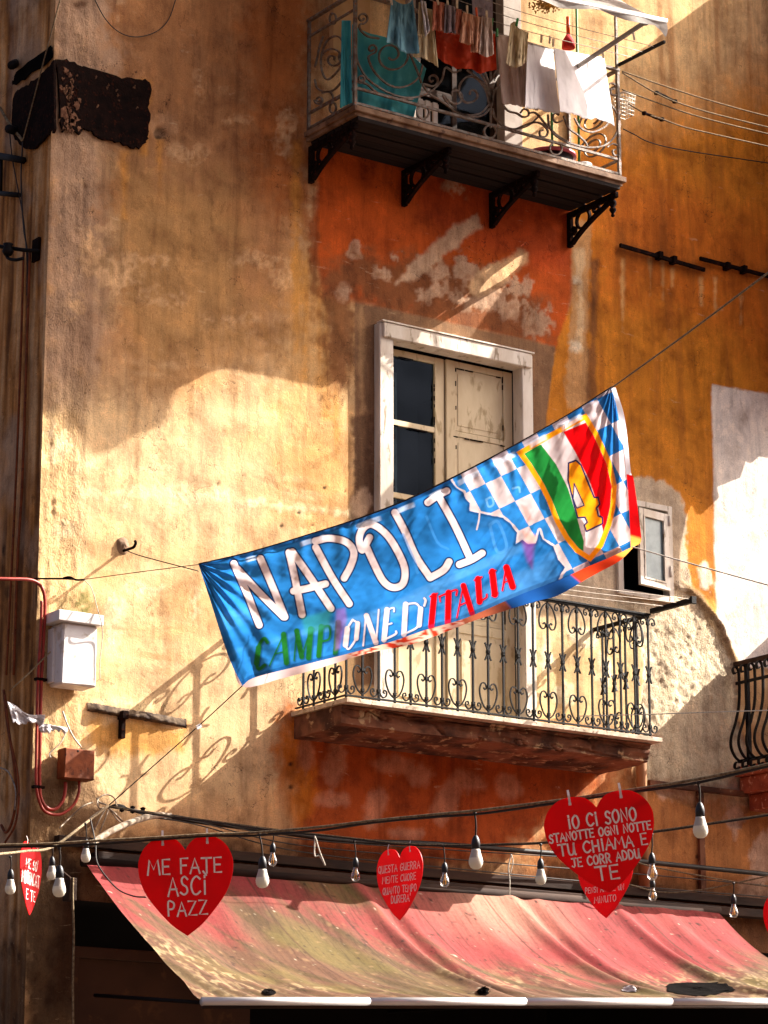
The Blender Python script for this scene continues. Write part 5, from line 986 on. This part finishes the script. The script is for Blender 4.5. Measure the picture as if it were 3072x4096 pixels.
V_ = P-CAM; zv = V_@FW; AX_ = 1536+F*(V_@RT)/zv; AY_ = 2048-F*(V_@CU)/zv
def aw_px(px, py):                                 # nearest canvas point seen at a place of the photograph
    k = np.argmin((AX_-px)**2+(AY_-py)**2); return P.reshape(-1, 3)[k]
m = MB(); e1 = bL+bDir*1.35
for k in range(5):
    a, b = bL+(e1-bL)*(k/5), bL+(e1-bL)*((k+1)/5); q = (b-a)*.002; m.tube([a+q, b-q], .030, 12)
obj('front_bar', m, M['alu'], aw)
m = MB(); m.tube([bL+(e1-bL)*.001+np.array([0, .0, -.034]), e1+np.array([0, 0, -.034])], .014, 8); obj('bar_lip', m, M['wood'], aw)
for t in (.02, .55):
    p = bL+bDir*t; m = MB(); m.tube([p+np.array([0, .03, -.01]), np.array([p[0]+.05, -.02, 3.35])], .014, 8); obj('folding_arm', m, M['iron'], aw)
m = MB(); m.tube([(xa0-.02, -.085, aTL[2]+.012), (xa1+.02, -.085, aTR[2]+.012)], .04, 10); obj('roller', m, M['wood'], aw)
def rag(px, py, rx, ry, mat, label, cat, lump=.02, n=3):
    c = aw_px(px, py); m = MB(); G = np.zeros((12, 24, 3)); sd = random.randint(1, 99)
    for i in range(12):
        for j in range(24):
            a = j/23*2*math.pi; rr = (i/11)*(1+.30*fbm(np.array([math.cos(a)*1.5+5]), np.array([math.sin(a)*1.5+5]), sd, 3)[0])
            q = aw_px(px+rx*rr*math.cos(a), py+ry*rr*math.sin(a)); h = .006+lump*(1-(i/11)**2)*(.6+.7*fbm(np.array([i*.7+9]), np.array([j*.6]), sd+3, 3)[0])
            G[i, j] = q+np.array([0, -.4, .9])*max(.004, h)
    m.grid(G); return obj('rag', m, M[mat], None, label, cat)
rag(2800, 3957, 150, 26, 'rag', 'wide flat black patch lying on the lower right of the awning', 'rag', .012)  # flat near-black oval laid on the canvas
rag(1935, 3968, 26, 14, 'rag', 'crumpled black rag near the middle of the awning edge', 'rag', .04)
rag(1075, 3970, 28, 13, 'rag', 'small black scrap at the left end of the awning edge', 'rag', .012)
rag(2525, 3958, 42, 10, 'whitecloth', 'crumpled white scrap lying on the awning', 'scrap', .03)

# ================================================================== wall furniture on the left
# rusted sheet wrapped round the corner
pl = thing('metal_plate', (XL, -.01, 9.6), 'blackened rusty sheet wrapped round the house corner', 'plate'); m = MB()
fp = [W(*Z0(x, y), .012) for x, y in ((272, 285), (330, 292), (400, 318), (520, 352), (640, 378), (710, 395), (706, 480), (709, 560), (700, 640), (690, 672), (655, 705), (600, 690), (520, 668), (455, 652), (436, 628), (395, 612), (375, 640), (330, 605), (285, 608))]
def flat(poly, ax, t0, t1, mb, sub=5):
    pp_ = cr(poly+[poly[0]], sub)[:-1]; jitter = [p+np.array([random.gauss(0, .006) if ax == 1 else 0, random.gauss(0, .006) if ax == 0 else 0, random.gauss(0, .006)]) for p in pp_]; jitter = [p+np.array([.008*fbm(np.array([i*1.3]), np.array([.5]), 721, 3)[0]*(ax == 1), .008*fbm(np.array([i*1.3]), np.array([.5]), 722, 3)[0]*(ax == 0), .012*fbm(np.array([i*1.1]), np.array([3.5]), 723, 3)[0]]) for i, p in enumerate(jitter)]; n = len(jitter); A = [p.copy() for p in jitter]; B2 = [p.copy() for p in jitter]
    for p in A: p[ax] = t0
    for p in B2: p[ax] = t1
    mb.add(A+B2, [tuple(range(n)), tuple(range(2*n-1, n-1, -1))]+[(i, i+n, (i+1) % n+n, (i+1) % n) for i in range(n)])
mF = MB(); flat(fp, 1, -.004, -.024, mF)
m = MB(); spx = [WX(*Z0(x, y), XL-.02) for x, y in ((262, 290), (235, 320), (180, 372), (120, 415), (75, 445), (65, 530), (70, 640), (125, 700), (165, 705), (215, 660), (245, 618), (262, 610))]; flat(spx, 0, XL-.014, XL-.034, m); obj('side_sheet', m, M['rust'], pl)
mF.cur = 1
FK = [(random.gauss(330, 24), random.uniform(330, 625), random.uniform(1.2, 4.5)) for _ in range(38)]+[(random.uniform(300, 690), random.uniform(330, 660), random.uniform(.8, 2)) for _ in range(10)]
for x, y, s in FK+list(((370, 330, 8), (305, 420, 9), (350, 400, 7), (330, 470, 10), (362, 500, 6), (310, 540, 9), (355, 565, 9), (325, 600, 8), (460, 520, 5), (610, 520, 5), (640, 610, 6), (345, 445, 6), (300, 370, 5)))[4:8]:
    c = W(*Z0(x, y), .0255); pts = [c+np.array([s*.0042*math.cos(k*.8976)*random.uniform(.5, 1.3), 0, s*.0055*math.sin(k*.8976)*random.uniform(.5, 1.4)]) for k in range(7)]; flat(pts, 1, -.0245, -.0275, mF, 2)
obj('front_sheet', mF, (M['rust'], pm('old_plaster', '8a6248', '4a2816', 14, .95, 0, .4)), pl)
m = MB(); fl = [WX(*Z0(x, y), XL-.02) for x, y in ((215, 240), (240, 225), (245, 275), (150, 345), (70, 400), (60, 385), (90, 330))]; flat(fl, 0, XL-.012, XL-.022, m); obj('soot_sheet', m, M['rag'], pl)
# white box with lid
wb = thing('electric_box', W(300, 2750, .1), 'white metal service box with overhanging lid at the house corner', 'box')
f0, f1_, f2_ = W(*ZV(528, 30), .2), W(*ZV(810, 45), .2), W(*ZV(800, 525), .2); m = MB(); m.box(f0[0]-.005, f1_[0], -.2, -.015, f2_[2]+.005, f0[2]+.05); obj('body', m, M['boxw'], wb)
for o_ in (wb.children[0],): bv = o_.modifiers.new('b', 'BEVEL'); bv.width = .012; bv.segments = 2
m = MB(); l0, l1 = W(*ZL(372, 895), .24), W(*ZL(657, 925), .24); m.box(l0[0], l1[0], -.24, -.01, f0[2]+.051, f0[2]+.13); obj('lid', m, M['boxw'], wb)
m = MB(); m.box(f0[0]-.03, f0[0]+.0, -.1, -.02, f2_[2]+.03, f0[2]+.02); obj('side_flange', m, M['boxw'], wb)
cab('cord', [W(*ZL(530, 660), .16), W(*ZL(580, 720), .2), W(*ZL(620, 860), .25), W(*ZL(640, 930), .26), W(*ZL(648, 1020), .22), W(*ZL(632, 1180), .21), W(*ZL(633, 1290), .21)], .0035, 'twine', 'white twine hanging from the bracket past the box lid')
# rusty junction box
m = MB(); q0, q1 = W(*ZV(540, 1015), .13), W(*ZV(783, 1290), .13); m.box(q0[0], q1[0], -.13, -.015, q1[2], q0[2]); jb = obj('junction_box', m, M['boxr'], None, 'rust brown square junction box below the white box', 'box'); bv = jb.modifiers.new('b', 'BEVEL'); bv.width = .018; bv.segments = 3
m = MB(); p = W(*ZV(648, 1045), .131); m.tube([p, p+np.array([0, .02, 0])], .009, 10); o = obj('cover_hole', m, M['dark'], jb)
# red conduits
cd1 = [W(*ZL(-60, 655), .07), W(*ZL(60, 657), .07), W(*ZL(170, 660), .06), W(*ZL(235, 680), .05), W(*ZL(270, 725), .05), W(*ZL(284, 800), .045), W(*ZL(282, 900), .045), W(*ZL(275, 1050), .045), W(*ZL(262, 1280), .045), W(*ZL(256, 1500), .045), W(*ZL(252, 1700), .045), W(*ZL(250, 1950), .045), W(*ZL(262, 2050), .045), W(*ZL(300, 2105), .045), W(*ZL(350, 2110), .045), W(*ZL(395, 2060), .045), W(*ZL(412, 1990), .045), W(*ZL(414, 1940), .045)]
cable('conduit', cd1, .013, M['red'], 'red conduit bending down past the white box into a loop', 'conduit', n=10)
cd2 = [p+np.array([-.03, -.004, 0]) for p in cd1[5:12]]+[W(*ZL(248, 2060), .05), W(*ZL(290, 2130), .05), W(*ZL(380, 2145), .05), W(*ZL(460, 2090), .05), W(*ZL(497, 2010), .05), W(*ZL(500, 1935), .045)]
cable('conduit', cd2, .011, M['red'], 'second red conduit, its wider loop reaching the right side of the rusty box', 'conduit', n=10)
for i, (x, y) in enumerate(((268, 1292), (252, 1972))):
    c = W(*ZL(x, y), .05); m = MB(); m.box(c[0]-.055, c[0]+.035, -.062, -.02, c[2]-.010, c[2]+.010); obj('pipe_clamp', m, M['rust'], None, ('dark clamp on the red conduits level with the white box', 'dark clamp on the red conduits beside the rusty box')[i], 'clamp')
# wire bracket, wall hook, ledge
m = MB(); m.tube([W(*ZL(215, 655), .03), W(*ZL(400, 655), .12), W(*ZL(470, 658), .2)], .007, 6); m.tube(cr([W(*ZL(400, 652), .12), W(*ZL(440, 645), .16), W(*ZL(480, 662), .2), W(*ZL(530, 662), .22)], 5), .008, 6); obj('wire_bracket', m, M['rust'], None, 'thin iron bracket holding the banner cord above the white box', 'bracket')
hk = thing('wall_hook', W(*ZL(770, 485), .02), 'iron hook in a crumbled plaster patch left of the banner', 'hook')
m = MB(); c = W(*ZL(775, 450), 0); G = np.zeros((8, 18, 3))
for i in range(8):
    for j in range(18): a = j/17*6.283; q = (i/7)*(.07+.015*fbm(np.array([math.cos(a)*2+4]), np.array([math.sin(a)*2+4]), 701, 3)[0]); G[i, j] = c+np.array([q*.8*math.cos(a), -.022*(1-(i/7)**2)*(.7+.6*random.random())-.002, q*math.sin(a)])
m.grid(G); obj('plaster_patch', m, M['stone'], hk); h0 = W(*ZL(775, 480), .0)
m = MB(); m.tube(cr([h0, h0+np.array([0, -.10, -.004]), h0+np.array([.004, -.16, .0]), h0+np.array([.01, -.175, .03]), h0+np.array([.012, -.16, .045])], 5), .011, 8); obj('hook_iron', m, M['rust'], hk)
lg = thing('stone_ledge', W(*ZV(1100, 760), .02), 'broken dark stone ledge with rusty iron on the sunlit wall', 'ledge'); g0, g1 = W(*ZV(722, 690), 0), W(*ZV(1545, 830), 0); m = MB(); n = 60; G = np.zeros((n, 9, 3))
for i in range(n):
    t = i/(n-1); x = g0[0]+(g1[0]-g0[0])*t; z = g0[2]+(g1[2]-g0[2])*t; e_ = .6+.6*fbm(np.array([t*9.]), np.array([.5]), 711, 3)[0]; dp = .055*max(.25, e_)*(min(1, 8*t+.3))*(min(1, 6*(1-t)+.2))
    for j, (a, b) in enumerate(((0, .05), (.35, .045), (.7, .02), (1, .002), (1.02, -.008), (.9, -.016), (.5, -.02), (.3, -.022), (0, -.025))): G[i, j] = (x, -dp*a-.001, z+b*(.8+.5*random.random()*.4))
m.grid(G); obj('ledge_stone', m, pm('sooty_stone', '6b5844', '2a1c14', 12, .95, 0, .6), lg); m = MB(); c = W(*ZV(1030, 760), .05); m.box(c[0]-.03, c[0]+.02, -.085, -.001, c[2]-.02, c[2]+.04); m.box(c[0]-.02, c[0]+.015, -.05, -.001, c[2]-.16, c[2]-.02); obj('iron_stub', m, M['rust'], lg)
# torn bags
def bag(pts0, pts1, d0, label, mat='bag'):
    return cloth('torn_bag', pts0, pts1, d0, M[mat], label, 'bag', ZV, .02, 3, nu=30, nv=14, fr=.02)
bag([(60, 635), (130, 670), (230, 740), (375, 745)], [(110, 800), (180, 820), (270, 805), (360, 840)], .10, 'dirty white torn plastic bag caught on the corner cables')
bag([(320, 850), (370, 820), (450, 835), (560, 850)], [(330, 880), (370, 900), (450, 875), (560, 890)], .14, 'bright white bag strip tied round the red conduit')
cab('cord', [W(*ZV(520, 715), .08), W(*ZV(560, 830), .1), W(*ZV(610, 930), .1), W(*ZV(672, 1012), .12)], .006, 'twine', 'stiff white wire running down to the rusty box')
cab('cord', [W(*ZV(555, 880), .1), W(*ZV(500, 980), .1), W(*ZV(415, 1060), .08), W(*ZV(420, 1100), .08)], .004, 'twine', 'white wire curling left of the rusty box')
cab('cord', [W(*ZV(420, 220), .12), W(*ZV(240, 400), .05), W(*ZV(80, 545), .02)], .006, 'rope', 'frayed cord stretched left from the white box')
# iron insulator bracket and cables on the side wall
def sw(x, y, o=.03): return WX(*Z0(x, y), XL-o)
ib = thing('insulator_bracket', sw(170, 1190), 'black iron insulator bracket sticking out at the corner', 'bracket'); m = MB()
m.tube([sw(185, 1190, .02), sw(110, 1185, .1), sw(-20, 1165, .25)], .016, 8); m.tube(cr([sw(30, 1180, .2), sw(35, 1220, .2), sw(70, 1232, .18), sw(110, 1225, .15)], 5), .013, 8); obj('iron_arm', m, M['iron'], ib)
m = MB(); m.lathe([(0, -.05), (.03, -.05), (.045, -.02), (.03, .02), (.04, .04), (0, .05)], tuple(sw(38, 1180, .2)), 12); obj('insulator', m, M['iron'], ib); m = MB(); q = sw(172, 1185, .01); m.obox(q, (.012, 0, 0), (0, .05, 0), (0, 0, .09)); obj('wall_plate', m, M['rust'], ib)
for pts, lb_ in (([(55, 310), (75, 300)], 'black iron stub on the side wall above the rusty sheet'), ([(40, 610), (85, 625)], 'black iron stub on the side wall below the rusty sheet')):
    m = MB(); m.tube([sw(*pts[0], .12), sw(*pts[1], .0)], .035, 10); obj('iron_stub', m, M['iron'], None, lb_, 'iron stub')
cl = thing('iron_clamp', sw(50, 830), 'black square iron clamp frame on the side wall at the left edge', 'clamp'); m = MB(); m.tube([sw(-10, 915, .05), sw(90, 925, .04)], .022, 6); m.tube([sw(5, 740, .05), sw(110, 760, .04)], .03, 6); m.tube([sw(5, 740, .05), sw(2, 915, .05)], .016, 6); obj('frame', m, M['iron'], cl)
for k, (pts, r, mat, lb_) in enumerate(((([(290, -20), (215, 260), (160, 470), (108, 668)]), .006, 'rope', 'pale cable slanting down over the rusty sheet'), (([(0, 510), (40, 580), (108, 668)]), .012, 'rope', 'cable arriving from the left edge below the rusty sheet'), ([(108, 668), (100, 850), (112, 1080), (130, 1200), (128, 1400)], .006, 'cable', 'thin black cable hanging at the corner above the insulator'), ([(45, 620), (60, 760), (105, 1000), (118, 1100), (130, 1250)], .005, 'cable', 'second thin black cable beside the corner'))): cable('wall_cable', [sw(x, y, .04) for x, y in pts], r, M[mat], lb_, 'cable')
for k, (pts, r, lb_) in enumerate((([(120, 1000), (110, 1300), (90, 1900), (70, 2250), (55, 2700)], .010, 'red brown cable running down the side wall nearest the corner'), ([(95, 1000), (80, 1500), (60, 2000), (40, 2400), (25, 2700)], .009, 'red brown cable running down the side wall, left one'), ([(15, 2760), (30, 2900), (55, 3050), (65, 3180), (50, 3280), (25, 3330), (5, 3300)], .010, 'orange brown cable hanging in a loop at the left edge'), ([(20, 2780), (40, 2950), (70, 3090), (75, 3200), (60, 3300), (20, 3370)], .008, 'outer orange brown cable loop at the left edge'), ([(0, 3070), (35, 3090), (62, 3160), (60, 3240)], .006, 'grey flex loop at the left edge'))):
    cable('wall_cable', [WX(x, y, XL-.04-.01*k) for x, y in pts], r, M['boxr'] if k < 4 else M['wire'], lb_, 'cable')
cable('hanging_wire', [W(*Z0(x, y), .02) for x, y in ((440, -20), (500, 90), (570, 155), (650, 175), (740, 150), (800, 90), (838, -20))], .004, M['cable'], 'thin wire hanging in an arc on the upper wall', 'wire')
# dry branches, conduit and cable bundle at the bracket
m = MB(); m.tube(cr([W(*ZA(550, 570), .35), W(*ZA(610, 525), .3), W(*ZA(700, 475), .25), W(*ZA(820, 425), .2), W(*ZA(940, 395), .15), W(*ZA(1030, 400), .13)], 6), [.03]*30+[.022]*1 if False else .024, 8); obj('curved_pipe', m, M['branch'], None, 'grey curved cable pipe bending down to the awning corner', 'pipe')
cab('cable_bundle', [W(*ZA(930, 395), .12), W(*ZA(1200, 430), .12), W(*ZA(1500, 470), .1), W(*ZE(200, 520), .1), W(*ZE(640, 575), .1), W(*ZE(1100, 590), .1), W(2050, 3400, .1), W(2500, 3440, .1), W(3100, 3500, .1)], .022, 'cable', 'thick dark cable bundle fixed along the wall above the awning')
for k in range(3): cab('loose_wire', [W(*ZA(640, 350), .12), W(*ZA(720, 345-8*k), .16), W(*ZA(860, 368+10*k), .16), W(*ZA(1210, 420+18*k), .14), W(*ZE(300, 560+40*k), .12), W(*ZE(1400, 640+60*k), .12), W(2600, 3450+50*k, .1), W(3100, 3500+45*k, .1)], .005, 'cable', ('loose black wire along the wall, topmost of three', 'loose black wire along the wall, middle of three', 'loose black wire along the wall, lowest of three')[k])
tw = thing('dry_twigs', W(431, 3230, .1), 'tangle of dry twigs and pale wire at the cable bracket', 'twigs'); m = MB()
for pts in ([(650, 345), (600, 350), (590, 300), (640, 268), (690, 290), (705, 340)], [(650, 345), (690, 380), (740, 430)], [(640, 350), (600, 420), (570, 480)], [(660, 345), (640, 400), (600, 500)], [(545, 410), (600, 370), (660, 335)], [(560, 315), (500, 340), (430, 400), (360, 470)], [(640, 330), (600, 315), (585, 290)], [(655, 340), (690, 400), (730, 440)]): m.tube(cr([W(*ZA(x, y), .16+random.uniform(-.05, .05)) for x, y in pts], 5), random.uniform(.004, .008), 6)
obj('twigs', m, M['branch'], tw)
for x in (735, 800, 862): m = MB(); c = W(*ZA(x, 352+(x-735)*.12), .14); m.lathe([(0, -.03), (.02, -.02), (.012, 0), (.022, .02), (0, .03)], tuple(c), 8); obj('insulator', m, M['rust'], tw)
cable('loose_wire', [WD(*ZA(545, 415), 18.2), WD(*ZA(575, 560), 18.1), WD(*ZA(590, 690), 18), WD(*ZA(700, 830), 17.9), WD(*ZA(800, 880), 17.8), WD(*ZA(880, 888), 17.7)], .005, M['cable'], 'black flex sagging in front of the awning corner behind the left heart', 'cable')
cable('rope', [W(*ZA(440, 770), .3), W(*ZA(438, 900), .3), W(*ZA(445, 1100), .3), W(*ZA(440, 1400), .3), W(*ZA(442, 1700), .3)], .008, M['rope'], 'twisted rope hanging straight down left of the awning', 'rope')
m = MB(); c = W(*ZA(420, 860), .25); m.box(c[0]-.03, c[0]+.03, -.3, -.2, c[2]-.06, c[2]+.1); m.tube([c+np.array([0, 0, .1]), W(*ZA(330, 700), .02)], .012, 8); obj('awning_bracket', m, M['wood'], None, 'dark awning bracket at the left end of the canvas', 'bracket')
cable('thin_cord', [WD(*ZH(-200, 650), 17.5), WD(*ZH(500, 632), 17), WD(*ZH(1060, 612), 16.5), WD(*ZH(1700, 592), 16)], .003, M['twine'], 'thin pale cord crossing the end of the lower balcony', 'cord')

# iron bars on the right wall
def wallbar(a, b, cl, lab):
    root = thing('iron_bar', W(*ZQ(*a), .03), lab, 'iron bar', 'rusted bars on the right wall'); m = MB(); p, q = W(*ZQ(*a), .04), W(*ZQ(*b), .04); d = (q-p)/2; L_ = np.linalg.norm(d); m.obox((p+q)/2, d, (0, .012, 0), np.array([-d[2], 0, d[0]])/L_*.017); obj('bar', m, M['rust'], root)
    for c in cl: w = W(*ZQ(*c), .04); g = MB(); g.box(w[0]-.022, w[0]+.022, -.07, 0, w[2]-.038, w[2]+.03); obj('clamp', g, M['rust'], root)
wallbar((515, 1808), (1140, 1990), ((808, 1882), (912, 1915)), 'rusted iron bar with two clamps on the orange wall, left one')
wallbar((1105, 1905), (1680, 2055), ((1305, 1960), (1430, 1985)), 'rusted iron bar with two clamps on the orange wall, reaching the right edge')
# ================================================================== street, houses across, added shade slabs beside (they shade and bounce light)
def structure(name, mb, mat): return obj(name, mb, mat, None, kind='structure')
m = MB(); m.add([(-150, -150, 0), (150, -150, 0), (150, 150, 0), (-150, 150, 0)], [(0, 1, 2, 3)]); structure('street', m, M['ground'])
m = MB(); m.box(-60, 40, -34, -27, 0, 13); obj('opposite_houses', m, M['across'], None, 'row of stuccoed houses across the square, behind the camera', 'building')
# unseen slabs added right of the frame, cut so their outline throws the shade
FX = 4.78
def sh(pts, z=ZO):
    out = []
    for x, y in pts: q = W(*z(x, y)); t = max(0., (FX-q[0])/SX); out.append((t, q[2]+SZ*t))
    return out
S_A = sh([(60, -260), (690, -140), (690, 470), (500, 520), (290, 600), (310, 690), (395, 750), (388, 806), (366, 838), (352, 880), (343, 918), (322, 922), (300, 936), (278, 934), (262, 958), (244, 950), (240, 968), (190, 982), (160, 930), (130, 925), (90, 880), (50, 860)])
S_B = sh([(1745, -110), (1528, 2), (1340, 140), (1225, 400), (1130, 530), (1122, 572), (1095, 612), (1018, 728), (950, 870), (835, 1030), (760, 1110), (715, 1165), (760, 1260), (900, 1350), (1200, 1330), (1320, 1310), (1430, 1305), (1452, 1290), (1458, 1180), (1470, 1120), (1488, 1080), (1505, 1110), (1545, 1072), (1540, 1050), (1590, 1030), (1605, 980), (1612, 1000), (1630, 985), (1660, 990), (1745, 945)])
m = MB()
S_C = sh([(1745, 1296), (1600, 1432), (1420, 1592), (1375, 1640), (1350, 1720), (1260, 1830), (1180, 1930), (1180, 1990), (1745, 2025)])
for poly in (S_A, S_B, S_C): m.prism(poly, lambda t, z, s: (FX+s, -t, z), 0, .05)
tA = max(t for t, z in S_A); zA = max(z for t, z in S_A)
m.prism([(0, zA-.8), (tA, zA-.8), (tA, zA+.2), (0, zA+.2)], lambda t, z, s: (FX+.23+s, -t, z), 0, .3)
obj('shade_slabs', m, M['across'], None, 'unseen thin slabs with ragged outline, added right of the frame to shade the wall', 'building')
